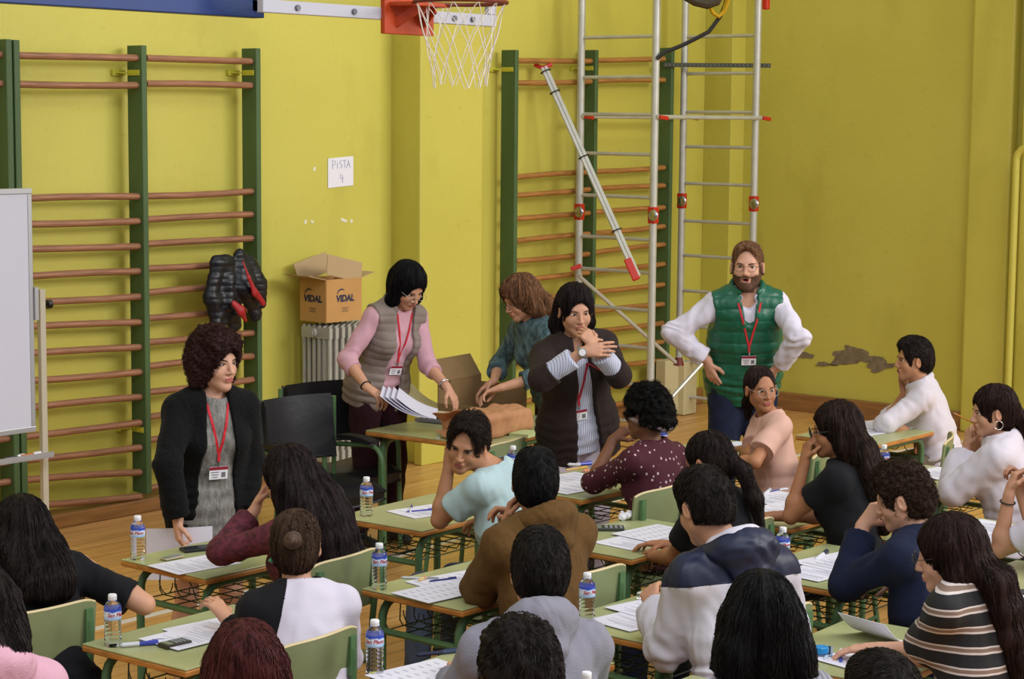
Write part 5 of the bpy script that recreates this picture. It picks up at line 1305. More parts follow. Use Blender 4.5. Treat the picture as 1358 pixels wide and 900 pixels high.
# ------------------------------------------------------------------ black armchair beside the wall
def armchair(px, py, rz, label, z=.78):
    c = onz(px, py, z); r = empty('armchair', (c[0], c[1], 0), math.radians(rz), label, 'chair'); MBk = mat('black_vinyl', '#1d1d22', .35, bump=.1, bscale=20)
    m = MB(); m.grid(lambda u, v: ((u - .5) * .46, -.04 * math.cos(PI * (u - .5)) + (v - .5) * -.05, .60 + v * .34), 12, 8, .03); m.build('backrest', MBk, r, bevel=.008)
    m = MB(); m.grid(lambda u, v: ((u - .5) * .46, .04 + v * .44, .45 + .02 * (2 * u - 1) ** 2 - (.03 * max(0, v - .8) / .2)), 10, 10, .05); m.build('seat', MBk, r, bevel=.01)
    for sx in (-1, 1):
        x = sx * .26
        m = MB(); m.tube([(x, -.10, .01), (x, -.02, .45), (x, -.02, .93)], .014, 10); m.tube([(x, 0, .66)] + arc((x, .30, .69), (x, .42, .58), (x, .42, .69)) + [(x, .44, .01)], .014, 10); f_ = m.build('side_frame', M_TUBE, r)
        m = MB(); m.grid(lambda u, v: (x + (u - .5) * .055, .05 + v * .30, .71 + .008 * math.sin(PI * v) - .025 * max(0, v - .8) * 5 * .2), 5, 8, .022); m.build('armrest', MBk, f_, bevel=.006)
    m = MB(); m.tube([(-.26, .05, .43), (.26, .05, .43)], .012, 8); m.tube([(-.26, .42, .43), (.26, .42, .43)], .012, 8); m.build('cross_bar', M_TUBE, r)
armchair(396, 566, 172, 'black vinyl armchair with green frame left of the woman in maroon trousers')
armchair(424, 545, 170, 'black armchair tucked behind the other one under the radiator')
# ------------------------------------------------------------------ the people
SK_L = ('light', '#c39074'); SK_M = ('olive', '#b5805f'); SK_D = ('brown', '#7d4f36'); SK_T = ('tan', '#a8714f'); SK_P = ('pale', '#cc9a80')
def cloth(name, col, **k): return mat('cloth_' + name, col, rough=k.pop('rough', .85), bump=k.pop('bump', .25), bscale=k.pop('bscale', 180), sheen=k.pop('sheen', .02), spec=k.pop('spec', .25), **k)
DENIM = cloth('dark_denim', '#20263a', var=.12, vscale=30); BLACKT = cloth('black_trousers', '#15151b'); 
def person(sp):
    h = skeleton(sp); make_body(h); h.layers = []; return h
def dress_up(h, *a, **k):
    o = garment(h, *a, **k); h.layers.append(h.top); return o
def seat_for(h, label, rz=None, dx=0, dy=0):
    rz = h.ty * .35 if rz is None else rz; q = h.P - h.tf * .02; ch(q[0] + dx, q[1] + dy, rz, label)

# ---- S1 woman with curly hair
h = person(dict(head=(286, 479), D=8.4, hd=(180, -6, 0), ty=158, stand=True, lean=4, s=.95, hs=1.04, fem=True, skin=SK_P, build=1.08, bare_legs=True, lips='#b0605c',
    armR=((222, 612), (236, 688, -.12), imdir(.05, -1, .2), imdir(.9, 0, -.4), .55), armL=((332, 600), (322, 680, 0.15)),
    label='standing woman with curly dark hair in an open black jacket over a grey dress'))
grey = mat('dress_grey', '#5f5c58', .9, col2='#8f8b86', vscale=70, vstretch=(1, 1, .35), bump=.3, bscale=120)
dress_up(h, 'dress', grey, off=.010, sleeveless=True, hem=.02, skirt=.29, neck=.075, neckdrop=.03, amp=.003, H=.006)
trous = None
dress_up(h, 'jacket', cloth('black_fur', '#0c0c0f', bump=.9, bscale=90, rough=.95), off=.024, sleeve=1.93, hem=.13, neck=.075, open_w=.075, open_taper=.35, amp=.004, seed=4, flare=.006)
hair(h, 'curly', '#2b1714', 'darkbrown', bangs=True, thick=.032, top=.016, amp=.008, front=.012, seed=3, low=-.12, ears=False,
     locks=[([h.c + h.Rh @ np.array([x * .075, -.02, .02]), h.c + h.Rh @ np.array([x * .085, -.02, -.075])], [.04, .034]) for x in (-1, 1)] + [([h.c + h.Rh @ np.array([-.05, .045, .085]), h.c + h.Rh @ np.array([.055, .055, .09])], [.032, .036])])
face(h, '#2b1a15', '#2a1a12'); h.layers = h.layers[:1]; lanyard(h, .30, w=.006, spread=.045)
m = MB(); [m.lathe([(0, -.008), (.008, 0), (0, .008)], 10, surf(h, x * .001, 0) * 0 + h.Wl(x * .083, .0, -.045)) for x in (-1, 1)]; mbw(h, m, 'earring', mat('pearl', '#e8e4e0', .2))
m = MB()
for a in np.linspace(-.9, .9, 13): q = h.N + h.r * .07 * math.sin(a) + h.f * (.035 + .05 * math.cos(a)) - h.u * (.0 + .05 * math.cos(a)); m.lathe([(0, -.006), (.006, 0), (0, .006)], 8, q)
mbw(h, m, 'necklace', mat('pearl', '#e8e4e0', .2)); S1 = h
# the sheet in her hand
c = onD(238, 733, 8.36); u_ = UP; m = MB(); rr_ = nrm(cR * 1.0 + np.array([0, 0, .04])); m.grid(lambda u, v: c + rr_ * (u - .5) * .28 + UP * (v - .5) * .22 + cF * .03 * math.sin(PI * u) * -1, 10, 4, .0016)
tag(m.build('held_sheet', M_PAPER), 'white sheet of paper held low in the hand of the curly haired woman', 'paper')

# ---- S2 woman in pink with grey quilted vest
h = person(dict(head=(541, 379), D=11.3, hd=(172, -38, 4), ty=170, stand=True, lean=24, s=1.02, fem=True, skin=SK_L, pel=(500, 512, 'f'), wide=1.02,
    armR=((462, 474), (487, 514, -0.2), imdir(.85, -.5, .3), imdir(0, -.9, -.3), .5), armL=((566, 473), (592, 512, -0.05), imdir(.5, -.8, .1), imdir(-.3, -.8, -.3), .3),
    shoe='#1c1c20', label='standing woman in a pink sweater and grey quilted vest leaning over papers'))
trousers(h, cloth('maroon_trousers', '#2c0f18'), off=.014)
dress_up(h, 'sweater', cloth('pink_wool', '#c79aa6', var=.05), off=.008, sleeve=1.35, hem=.04, neck=.066, amp=.005, seed=6)
sw = h.top
dress_up(h, 'quilted_vest', cloth('taupe_quilt', '#83766f', rough=.55, bump=.15), off=.026, sleeveless=True, hem=.10, hem_r=.138, neck=.075, open_w=.062, quilt=(.044, .006), amp=.003, seed=7, collar=.03)
h.layers = [sw]
hair(h, 'long', '#0d0c10', 'black', thick=.022, amp=.003, front=.008, seed=8, low=-.13, ears=False, locks=[([h.c + h.Rh @ np.array([x * .075, -.01, .02]), h.c + h.Rh @ np.array([x * .082, .0, -.07]) - UP * .02, h.c + h.Rh @ np.array([x * .07, -.01, -.11]) - UP * .04], [.03, .034, .018]) for x in (-1, 1)] + [([h.c + h.Rh @ np.array([0, -.08, 0]), h.N - h.tf * .05 + UP * .01], [.06, .05])])
face(h, '#1d1413', '#24150f'); h.sp['shut'] = True; glasses(h, '#b9b4ae', .0011, metal=.6); lanyard(h, .34, spread=.05)
m = MB(); W_ = h.W['R']; d_ = nrm(h.W['R'] - h.E['R']); m.tube([W_ - d_ * .02 + nrm(np.cross(d_, UP)) * .03 * math.cos(a) + nrm(np.cross(d_, nrm(np.cross(d_, UP)))) * .03 * math.sin(a) for a in np.linspace(0, 2 * PI, 16, endpoint=False)], .004, 6, closed=True); mbw(h, m, 'wristband', mat('band_black', '#15151a', .5))
m = MB(); W_ = h.W['L']; d_ = nrm(h.W['L'] - h.E['L']); m.tube([W_ - d_ * .02 + nrm(np.cross(d_, UP)) * .031 * math.cos(a) + nrm(np.cross(d_, nrm(np.cross(d_, UP)))) * .031 * math.sin(a) for a in np.linspace(0, 2 * PI, 16, endpoint=False)], .005, 6, closed=True); mbw(h, m, 'watch', MCH)
Wp = h.W['R'] + h.H['R'][0] * .10; c = onD(532, 532, proj(Wp)[2] - .03)
m = MB()
for k in range(4): m.grid(lambda u, v: c + cR * ((u - .5) * .22 + .03 * k) + UP * (-(u - .5) * .12 + (v - .5) * .05 - .02 * math.sin(PI * u)) + cF * ((v - .5) * .26 + .006 * k) - UP * .004 * k, 8, 6, .0014)
tag(m.build('held_exam_sheets', mat('paper_held', '#cfccdc', .7)), 'sheaf of exam sheets held by the woman in the grey vest', 'paper')
S2 = h

# ---- S3 woman in plaid shirt behind the table
h = person(dict(head=(690, 396), D=11.6, hd=(66, -26, 0), ty=75, stand=True, lean=22, s=.98, fem=True, skin=SK_L, ld=60,
    armL=((702, 512), (664, 514, -0.15), imdir(-.9, -.3, 0), imdir(.1, -.9, .2), .4), armR=((668, 470), (655, 505, 0.1), imdir(-.8, -.5, 0)),
    label='standing woman with wavy light brown hair and a dark plaid shirt looking down'))
trousers(h, BLACKT)
pl = mat('plaid_shirt', '#1d3038', .8, col2='#5f7a80', vscale=26, vstretch=(1.6, 1.6, .8), bump=.2, bscale=100)
dress_up(h, 'shirt', pl, off=.018, sleeve=1.45, hem=.20, neck=.066, amp=.006, seed=9, flare=.012)
wc = h.c
hair(h, 'long', '#64452f', 'lightbrown', thick=.026, top=.006, amp=.008, front=.01, seed=11, low=-.14, ears=False,
     locks=[([wc + h.Rh @ np.array([x * .07, -.03, .03]), wc + h.Rh @ np.array([x * .09, -.03, -.07]), wc + h.Rh @ np.array([x * .075, -.05, -.13]) - UP * .02], [.035, .04, .028]) for x in (-1, 1)] + [([wc + h.Rh @ np.array([0, -.08, 0]), wc + h.Rh @ np.array([0, -.12, -.1]), wc - UP * .17 + h.Rh @ np.array([0, -.12, 0])], [.06, .06, .045])])
face(h, '#5c3d2a', '#2a1a12'); glasses(h, '#1e1c1e', .0016)

# ---- S4 woman in dark brown jacket
h = person(dict(head=(763, 411), D=10.0, hd=(146, -14, 2), ty=148, stand=True, lean=6, s=1.0, fem=True, skin=SK_L, build=1.1, wide=1.06, lips='#b06a66', pel=(766, 566, 'f'),
    armR=((722, 498), (772, 467, -0.28), imdir(.95, .15, .1), imdir(0, -.2, -1), .28), armL=((822, 498), (789, 462, -0.27), imdir(-.45, .75, -.1), imdir(-.5, .1, -.8), .75),
    label='standing woman in a dark brown jacket and white trousers, hand at her mouth'))
trousers(h, cloth('white_trousers', '#cbc0cc'), off=.008)
bs = stripes('shirt_fine_stripe', [(0, '#c9cbdc'), (.7, '#8b93b4')], .012, axis=0)
dress_up(h, 'shirt', bs, off=.010, sleeve=1.78, hem=.10, neck=.062, vneck=.07, amp=.003, seed=12, flare=.012, cuff=.07)
sh = h.top
dress_up(h, 'jacket', cloth('dark_brown_tweed', '#2b201e', bump=.35, bscale=120, var=.12, vscale=60), off=.026, sleeve=1.30, hem=.14, neck=.07, open_w=.05, open_taper=.5, amp=.003, seed=13, flare=.012, hem_r=.15)
h.layers = [sh]
hair(h, 'long', '#1d1314', 'darkbrown2', thick=.018, amp=.003, front=.014, seed=14, low=-.13, ears=True,
     locks=[([h.c + h.Rh @ np.array([.072, -.035, .02]), h.c + h.Rh @ np.array([.085, -.04, -.08]), h.N + h.r * .075 - UP * .03], [.026, .032, .024]), ([h.c + h.Rh @ np.array([-.07, -.03, .02]), h.c + h.Rh @ np.array([-.08, -.03, -.08]), h.N - h.r * .06 - UP * .0], [.026, .032, .02]), ([h.c + h.Rh @ np.array([0, -.085, 0]), h.N - h.f * .08 - UP * .06], [.06, .055])])
face(h, '#241716', '#1c1210', look=(.1, -.1)); lanyard(h, .36, spread=.05, skew=.035, col='#b01c30')
m = MB(); W_ = h.W['R']; d_ = nrm(h.W['R'] - h.E['R']); e1 = nrm(np.cross(d_, UP)); e2 = np.cross(d_, e1); m.tube([W_ + e1 * .031 * math.cos(a) + e2 * .031 * math.sin(a) for a in np.linspace(0, 2 * PI, 18, endpoint=False)], .007, 6, closed=True); q_ = W_ - cF * .034; m.tube([q_, q_ - cF * .007], .021, 16); mbw(h, m, 'watch', mat('watch_silver', '#9a9a9a', .3, .8))
m = MB(); q_ = W_ - cF * .0415; m.tube([q_, q_ - cF * .001], .017, 16); mbw(h, m, 'watch_dial', mat('dial_white', '#e0dfdf', .3))
S4 = h

# ---- S5 man with beard and green vest
h = person(dict(head=(991, 353), D=11.2, hd=(118, -2, 0), ty=132, stand=True, lean=2, s=1.02, hs=1.06, fem=False, skin=SK_P, build=1.12, mouth=True, lips='#a8625a', pel=(985, 497, 'f'),
    armR=((893, 440), (938, 478, .10), imdir(.3, -.95, -.1), imdir(.7, .2, -.6), .35), armL=((1058, 440), (1032, 486, 0.05), imdir(-.7, -.6, -.4), None, .4),
    shoe='#3a2a20', label='standing bearded man with glasses, white shirt and green quilted vest, hands on his hips'))
trousers(h, cloth('dark_denim2', '#1a2138', var=.15, vscale=25), off=.022)
dress_up(h, 'shirt', cloth('white_shirt', '#d4cedc', bump=.1), off=.014, sleeve=1.86, hem=.06, neck=.066, vneck=.06, amp=.008, seed=15, flare=.01, cuff=.05, folds=1.5, collar=.02)
dress_up(h, 'quilted_vest', mat('green_quilt', '#12583f', .38, var=.12, vscale=12, bump=.3, bscale=30), off=.034, sleeveless=True, hem=.13, neck=.076, vneck=.16, quilt=(.066, .008), amp=.004, seed=16, collar=.055)
hair(h, 'short', '#6b4c36', 'greybrown', thick=.008, top=.004, amp=.002, front=.050, slen=.022, comb=-.5, seed=17, low=-.06)
V, Q, hl = h.Vb, h.Qb, h.hl; N_ = vnormals(V, Q)
bm_ = (hl[:, 2] < -.034) & (hl[:, 2] > -.135) & (hl[:, 1] > -.005) & ((np.abs(hl[:, 0]) > .026 + 0 * hl[:, 0]) | (hl[:, 2] < -.074) | ((hl[:, 2] > -.054) & (hl[:, 2] < -.043) & (hl[:, 1] > .06))) & ((np.abs(hl[:, 0]) > .045 - .0 * hl[:, 2]) | (hl[:, 2] < -.042)) & (hl[:, 1] < .125) & ((hl[:, 2] > -.112) | (hl[:, 1] > .02))
bm_ |= (np.abs(hl[:, 0]) > .055) & (np.abs(hl[:, 0]) < .070) & (hl[:, 2] < .03) & (hl[:, 2] > -.07) & (hl[:, 1] > .0) & (hl[:, 1] < .04)
qs = bm_[Q].all(1); Vq = V + N_ * (.0045 + .002 * wob(V, 260, 4))[:, None]; ids = np.unique(Q[qs]); mp_ = -np.ones(len(V), int); mp_[ids] = np.arange(len(ids))
mk('beard', Vq[ids], mp_[Q[qs]], mat('beard_brown', '#5e4130', .85, bump=.6, bscale=250, var=.3, vscale=120), h.o, h.base, h.RB)
face(h, '#4c3426', '#3a2c22', look=(-.2, 0)); glasses(h, '#33261f', .0013); lanyard(h, .33, spread=.06, w=.008, col='#c0202a')
S5 = h

# ---- seated pupils
def lockset(h, L_, rad=.045, side=.05, w=1.8, drift=(0, 0), front=False, taper=.7, back=.085):
    o = [back_lock(h, L_, rad, w, drift=drift, taper=taper, back=back), back_lock(h, L_ * .95, rad * .8, 1.2, x0=-side, drift=drift, taper=taper, back=back), back_lock(h, L_ * .95, rad * .8, 1.2, x0=side, drift=drift, taper=taper, back=back)]
    for l in o:                                                 # the hair lies on the back, not in it
        for i in range(1, len(l[0])):
            q = l[0][i]; n_ = 0
            while h.top.smp(q) < l[1][i] * .35 and n_ < 30: q = q - h.f * .008 + UP * .001; n_ += 1
            l[0][i] = q
    for x in (-1, 1): o.append(([h.c + h.Rh @ np.array([x * .07, -.02, .03]), h.c + h.Rh @ np.array([x * .078, -.02, -.06]), h.c + h.Rh @ np.array([x * .07, -.04, -.10]) - UP * .06], [.026, .028, .03]))
    return o
# P1
h = person(dict(head=(28, 708), D=6.8, s=1.08, hd=(-20, -12, 0), ty=-12, lean=14, nk=.115, outw=0, noff=(0, .035), skin=SK_L, fine=False,
    armR=((160, 787), (118, 752, 0.12), imdir(-.6, .3, -.6)), label='seated girl with long dark hair in a black tee shirt at the left edge'))
dress_up(h, 'tee_shirt', cloth('black_tee', '#101015'), off=.014, sleeve=.82, hem=.06, neck=.064, amp=.004, seed=20); trousers(h, BLACKT)
hair(h, 'long', '#17100f', 'black_brown', amp=.004, seed=21, low=-.14, ears=False, locks=lockset(h, .24, .05, .06), thick=.02)
ch_at(68, 835, -2, 'green plywood chair of the girl in the black tee shirt at the left edge')
# P2
h = person(dict(head=(-28, 812), D=4.9, hd=(-30, -8, 0), ty=-20, skin=SK_L, fine=False, label='pupil in a pale pink hoodie cut by the bottom left corner'))
dress_up(h, 'hoodie', cloth('pale_pink', '#cf9fb0'), off=.026, sleeve=1.9, hem=.05, neck=.07, amp=.006, seed=22); hood_part(h, cloth("pale_pink", "#cf9fb0"), 1.0, 22); trousers(h, DENIM)
hair(h, 'long', '#120d0d', 'black_brown', amp=.003, seed=23, low=-.12, ears=False, thick=.018, locks=lockset(h, .12, .045)); seat_for(h, 'green chair under the pupil in the pink hoodie')
# P3
h = person(dict(head=(382, 634), D=7.5, hd=(10, -14, 0), ty=8, lean=25, skin=SK_L, fine=True,
    armL=((300, 727), (338, 676, 0.1), imdir(.35, .9, -.2), imdir(.9, 0, -.1), .35), outw=10, armR=((455, 745), (425, 748, 0.25)),
    label='seated girl with very long dark hair in a patterned maroon top'))
mar = mat('maroon_pattern', '#3a0f1c', .8, col2='#6d2a38', vscale=38, vstretch=(1, 1, 1.6), bump=.2, bscale=90)
dress_up(h, 'top', mar, off=.014, sleeve=1.8, hem=.10, neck=.064, amp=.004, seed=24); trousers(h, cloth('maroon_pants', '#35101c'))
hair(h, 'long', '#1c1213', 'dark_long', amp=.0045, seed=25, low=-.14, ears=False, locks=lockset(h, .36, .06, .07, 2.0, drift=(.05, -.16)) + [([h.c + h.Rh @ np.array([-.07, -.03, 0]), h.S['L'] - UP * .03 - h.tf * .05, h.S['L'] - UP * .22 + h.r * .02 - h.tf * .02], [.03, .045, .03])], thick=.02)
ch_at(466, 762, 6, 'green chair behind the girl in the maroon top')
# P4
h = person(dict(head=(392, 722), D=6.5, hd=(-48, -6, 0), ty=-30, lean=16, skin=SK_L, fine=False, s=1.02,
    outw=0, armL=((335, 862), (302, 822, .2)), label='seated pupil with a bun in a white raglan shirt with black sleeve'))
def rag(tl, ad, c):
    a = np.maximum(-.05 - (h.L - tl[:, 2]) * .32 - tl[:, 0], -9); return np.maximum(a, np.minimum(tl[:, 2] - (h.L + .022), .08 - np.abs(tl[:, 0])))
dress_up(h, 'raglan_shirt', [cloth('white_cotton', '#cbc4d2', bump=.12), cloth('raglan_black', '#121116')], off=.016, sleeve=1.9, hem=.05, neck=.062, amp=.005, seed=26, slot=rag, flare=.01); trousers(h, BLACKT)
hair(h, 'long', '#3a2a20', 'bun_brown', amp=.0015, seed=27, low=-.085, ears=True, slen=.07, thick=.008, locks=[], gl=.34)
m = MB(); q_ = h.Wl(0, -.150, .030); e1, e2, e3 = h.Rh[:, 0], h.Rh[:, 2], h.Rh[:, 1]
for ring, (rr_, off_, n_) in enumerate(((.022, .012, 9), (.016, .0, 7), (.009, -.010, 5), (.003, -.016, 3))):
    for k in range(3): m.tube([q_ + e1 * rr_ * math.cos(a + k * 2.1) + e2 * rr_ * math.sin(a + k * 2.1) + e3 * (off_ + .003 * math.sin(a * 2)) for a in np.linspace(0, 2.6, 12)], [.007 + .002 * math.sin(t) for t in np.linspace(0, PI, 12)], 7)
mbw(h, m, 'hair_bun', mat('bun_hair', '#4a3324', .5, bump=.4, bscale=300))
m = MB(); m.lathe([(0, -.010), (.012, 0), (0, .014)], 8, h.Wl(-.083, .0, -.055)); mbw(h, m, 'earring', mat('earring_green', '#2f8a5a', .3))
ch_at(428, 874, 4, 'green chair behind the pupil in the raglan shirt')
# P5
h = person(dict(head=(325, 893), D=4.7, hd=(-40, 0, 0), ty=-30, skin=SK_L, fine=False, label='pupil of whom only the reddish brown hair shows at the bottom edge'))
dress_up(h, 'top', cloth('dark_top', '#24181c'), off=.014, sleeve=1.8, hem=.05, seed=28); trousers(h, DENIM)
hair(h, 'long', '#3a1716', 'redbrown', amp=.004, seed=29, low=-.13, ears=False, thick=.02, top=.004, locks=lockset(h, .25, .045), gl=.34); seat_for(h, 'chair hidden below the reddish hair at the bottom edge')
# P6
h = person(dict(head=(619, 588), D=8.2, hd=(112, -20, -14), ty=6, lean=14, noff=(.12, .02), skin=SK_M, fem=False, s=.97, hs=1.03, lips='#a8625a',
    armL=((583, 682), (595, 620, 0.03), imdir(-.05, .95, -.1), imdir(.9, .1, -.3), .7), armR=((665, 690), (640, 690, 0.2)), shR=(0, 0, 0),
    label='seated boy in a pale aqua tee shirt turned round, head on his fist'))
dress_up(h, 'tee_shirt', cloth('aqua_cotton', '#a9bfc2', bump=.1), off=.014, sleeve=.62, hem=.08, neck=.066, amp=.006, seed=30, flare=.016); trousers(h, cloth('jeans_grey', '#4c5566', var=.1, vscale=20))
hair(h, 'short', '#1d1310', 'darkhair', thick=.014, top=.028, amp=.005, front=.062, seed=31, low=-.03, slen=.034, sup=.5, comb=-.9)
face(h, '#1c110d', '#22140d', look=(.35, .05), brow_w=.0036); seat_for(h, 'green chair of the boy in the aqua tee shirt'); P6 = h
# P7
h = person(dict(head=(710, 638), D=7.12, hd=(-48, -4, 0), ty=-14, lean=16, skin=SK_M, fem=False, build=1.0, s=1.04,
    armL=((636, 778), (670, 702, 0.05), imdir(.2, .9, -.1), imdir(.9, -.2, .2), .6), armR=((760, 740), (700, 700, 0.14), imdir(-.6, .6, -.1), imdir(-.9, -.2, 0), .6),
    label='seated boy in a brown hoodie with hands clasped, back to the camera'))
dress_up(h, 'hoodie', cloth('brown_fleece', '#5f4320', bump=.4, bscale=220, var=.1, vscale=60), off=.028, sleeve=1.86, hem=.06, neck=.07, amp=.007, seed=32, cuff=.04); hood_part(h, cloth("brown_fleece", "#5f4320"), 1.0, 32); trousers(h, cloth('grey_jeans', '#4a4f58', var=.1, vscale=20))
hair(h, 'short', '#0d0b0c', 'blackshort', thick=.009, top=.004, amp=.002, front=.02, seed=33, low=-.06); ch_at(790, 783, -4, 'green chair behind the boy in the brown hoodie')
# P8
h = person(dict(head=(716, 757), D=5.9, hd=(-46, -14, 0), ty=-30, lean=16, skin=SK_L, fem=False, s=1.06, noff=(-.03, -.02),
    label='seated boy in a light grey hoodie, back to the camera at the bottom'))
dress_up(h, 'hoodie', cloth('grey_jersey', '#84828e', bump=.25, var=.05), off=.028, sleeve=1.9, hem=.06, neck=.07, amp=.008, seed=34, folds=1.3); hood_part(h, cloth("grey_jersey", "#84828e"), 1.0, 34); trousers(h, DENIM)
hair(h, 'short', '#15100f', 'blackbrownshort', thick=.013, top=.010, amp=.0035, front=.02, seed=35, low=-.065); ch_at(758, 888, -6, 'green chair behind the boy in the grey hoodie')
# P9
h = person(dict(head=(688, 896), D=4.25, hd=(-40, 0, 0), ty=-30, skin=SK_L, fem=False, fine=False, label='pupil of whom only the tousled dark hair shows at the bottom edge'))
dress_up(h, 'top', cloth('dark_top', '#24181c'), off=.014, sleeve=1.8, hem=.05, seed=36); trousers(h, DENIM)
hair(h, 'short', '#150e0e', 'tousled', thick=.02, top=.012, amp=.008, front=.015, seed=37, low=-.10); seat_for(h, 'chair hidden below the tousled dark hair at the bottom edge')
# P10
h = person(dict(head=(857, 551), D=9.1, hd=(4, -4, 0), ty=-6, lean=12, skin=SK_D, s=1.0,
    armL=((792, 632), (812, 584, 0.16), imdir(.75, .6, -.1), imdir(.3, -.5, -.6), .5), armR=((885, 650), (850, 640, 0.25)),
    label='seated pupil with short black curls and a patterned headband in a dotted maroon sweater'))
def dots():
    m = mat('maroon_knit', '#4a1220', .85, bump=.3, bscale=160); nt = m.node_tree; N = nt.nodes; L = nt.links; tc = N.new('ShaderNodeTexCoord'); mp = N.new('ShaderNodeMapping'); mp.inputs['Scale'].default_value = (1, 1, .8); v = N.new('ShaderNodeTexVoronoi'); v.inputs['Scale'].default_value = 38; v.inputs['Randomness'].default_value = .55
    L.new(tc.outputs['Object'], mp.inputs[0]); L.new(mp.outputs[0], v.inputs['Vector']); r = N.new('ShaderNodeValToRGB'); r.color_ramp.interpolation = 'CONSTANT'; e = r.color_ramp.elements; e[0].color = (*lin('#b8a0a4'), 1); e[1].position = .20; e[1].color = (*lin('#431020'), 1); L.new(v.outputs['Distance'], r.inputs[0]); L.new(r.outputs[0], N['Principled BSDF'].inputs['Base Color']); return m
dress_up(h, 'sweater', dots(), off=.016, sleeve=1.05, hem=.10, neck=.066, amp=.004, seed=38, flare=.008)
pld = mat('plaid_grey', '#26262c', .85, col2='#8e8e96', vscale=55, detail=1); trousers(h, pld)
hair(h, 'curly', '#0b0908', 'afro', thick=.030, top=.030, amp=.010, front=.02, seed=39, low=-.025, ears=True)
hb = MB(); Wl = h.Wl
hb.tube([Wl(.090 * math.cos(a), -.014 + .116 * math.sin(a), -.022 + .040 * math.sin(a)) for a in np.linspace(0, 2 * PI, 40, endpoint=False)], .011, 8, closed=True); mbw(h, hb, 'headband', mat('headband_pattern', '#5b3a3a', .7, col2='#b39a98', vscale=90))
ch_at(884, 668, 2, 'green chair behind the pupil in the dotted maroon sweater')
# P11
h = person(dict(head=(939, 612), D=7.7, hd=(4, -22, 0), ty=-6, lean=16, skin=SK_T, fine=True,
    armL=((893, 758), (868, 738, 0.28)), label='seated girl with a long ponytail in a black tee shirt behind the navy hood'))
dress_up(h, 'tee_shirt', cloth('black_tee', '#101015'), off=.014, sleeve=.62, hem=.06, neck=.064, amp=.004, seed=40, flare=.01); trousers(h, cloth('navy_trousers', '#141a2e'))
c0 = h.c + h.Rh @ np.array([0, -.10, -.01])
hair(h, 'long', '#1c1311', 'ponytail', amp=.002, seed=41, low=-.085, thick=.009, slen=.06, gl=.34, locks=[([c0, c0 + cR * .03 - UP * .05 - h.tf * .03, c0 + cR * .06 - UP * .16 - h.tf * .05, c0 + cR * .10 - UP * .29 - h.tf * .04], [.018, .026, .028, .010])])
m = MB(); m.tube([c0 + cR * .012 + UP * -.02 + nrm(np.cross(UP, cF)) * .024 * math.cos(a) + cF * .024 * math.sin(a) for a in np.linspace(0, 2 * PI, 14, endpoint=False)], .007, 6, closed=True); mbw(h, m, 'hair_tie', mat('tie_black', '#121214', .8)); ch_at(995, 716, -4, 'green chair behind the girl with the long ponytail')
# P12
h = person(dict(head=(933, 671), D=6.5, hd=(-16, -26, 0), ty=-22, lean=16, skin=SK_L, fem=False, s=1.04, build=.95, noff=(.05, -.02),
    armL=((885, 850), (866, 808, 0.22), imdir(-.1, .6, -.7), imdir(.5, -.6, -.4), .7), armR=((1045, 830), (960, 830, 0.3)),
    label='seated boy writing in a white jacket with navy top and hood, short dark hair'))
def jk2(tl, ad, c): return tl[:, 2] - (h.L - .085)
dress_up(h, 'jacket', [mat('jacket_white_nylon', '#cdc8d4', .5, bump=.15, bscale=30), mat('jacket_navy_nylon', '#151c38', .5, bump=.15, bscale=30)], off=.030, sleeve=1.92, hem=.12, neck=.072, amp=.008, seed=42, slot=jk2, folds=1.5)
hood_part(h, mat('jacket_navy_nylon', '#151c38'), 1.1, 42, mat('jacket_white_nylon', '#cdc8d4'))
trousers(h, cloth('navy_trousers', '#141a2e'))
hair(h, 'short', '#17110f', 'short_dark', thick=.012, top=.012, amp=.0035, front=.02, seed=43, low=-.055); ch_at(1040, 838, -4, 'green chair behind the boy in the white and navy jacket')
# P13
h = person(dict(head=(1008, 820), D=4.95, hd=(-42, -4, 0), ty=-34, skin=SK_L, fine=False, wide=.95, label='pupil with a black chin length bob in a grey striped sweater at the bottom edge'))
dress_up(h, 'sweater', stripes('grey_rib', [(0, '#8f8d98'), (.6, '#6f6d78')], .016, axis=0), off=.016, sleeve=1.9, hem=.05, neck=.066, amp=.004, seed=44); trousers(h, DENIM)
h.sp['haircut_plane'] = (h.c - UP * .125, -UP)
hair(h, 'long', '#0d0b0d', 'bob_black', amp=.003, seed=45, low=-.16, ears=False, thick=.018, gl=.32, locks=[([h.c + h.Rh @ np.array([x * .05, -.05, 0]), h.c + h.Rh @ np.array([x * .065, -.055, -.08]), h.c + h.Rh @ np.array([x * .078, -.06, -.15])], [.05, .052, .05]) for x in (-1, 0, 1)] + [([h.c + h.Rh @ np.array([x * .075, -.0, 0]), h.c + h.Rh @ np.array([x * .09, .01, -.15])], [.03, .035]) for x in (-1, 1)]); seat_for(h, 'chair hidden below the pupil with the black bob')
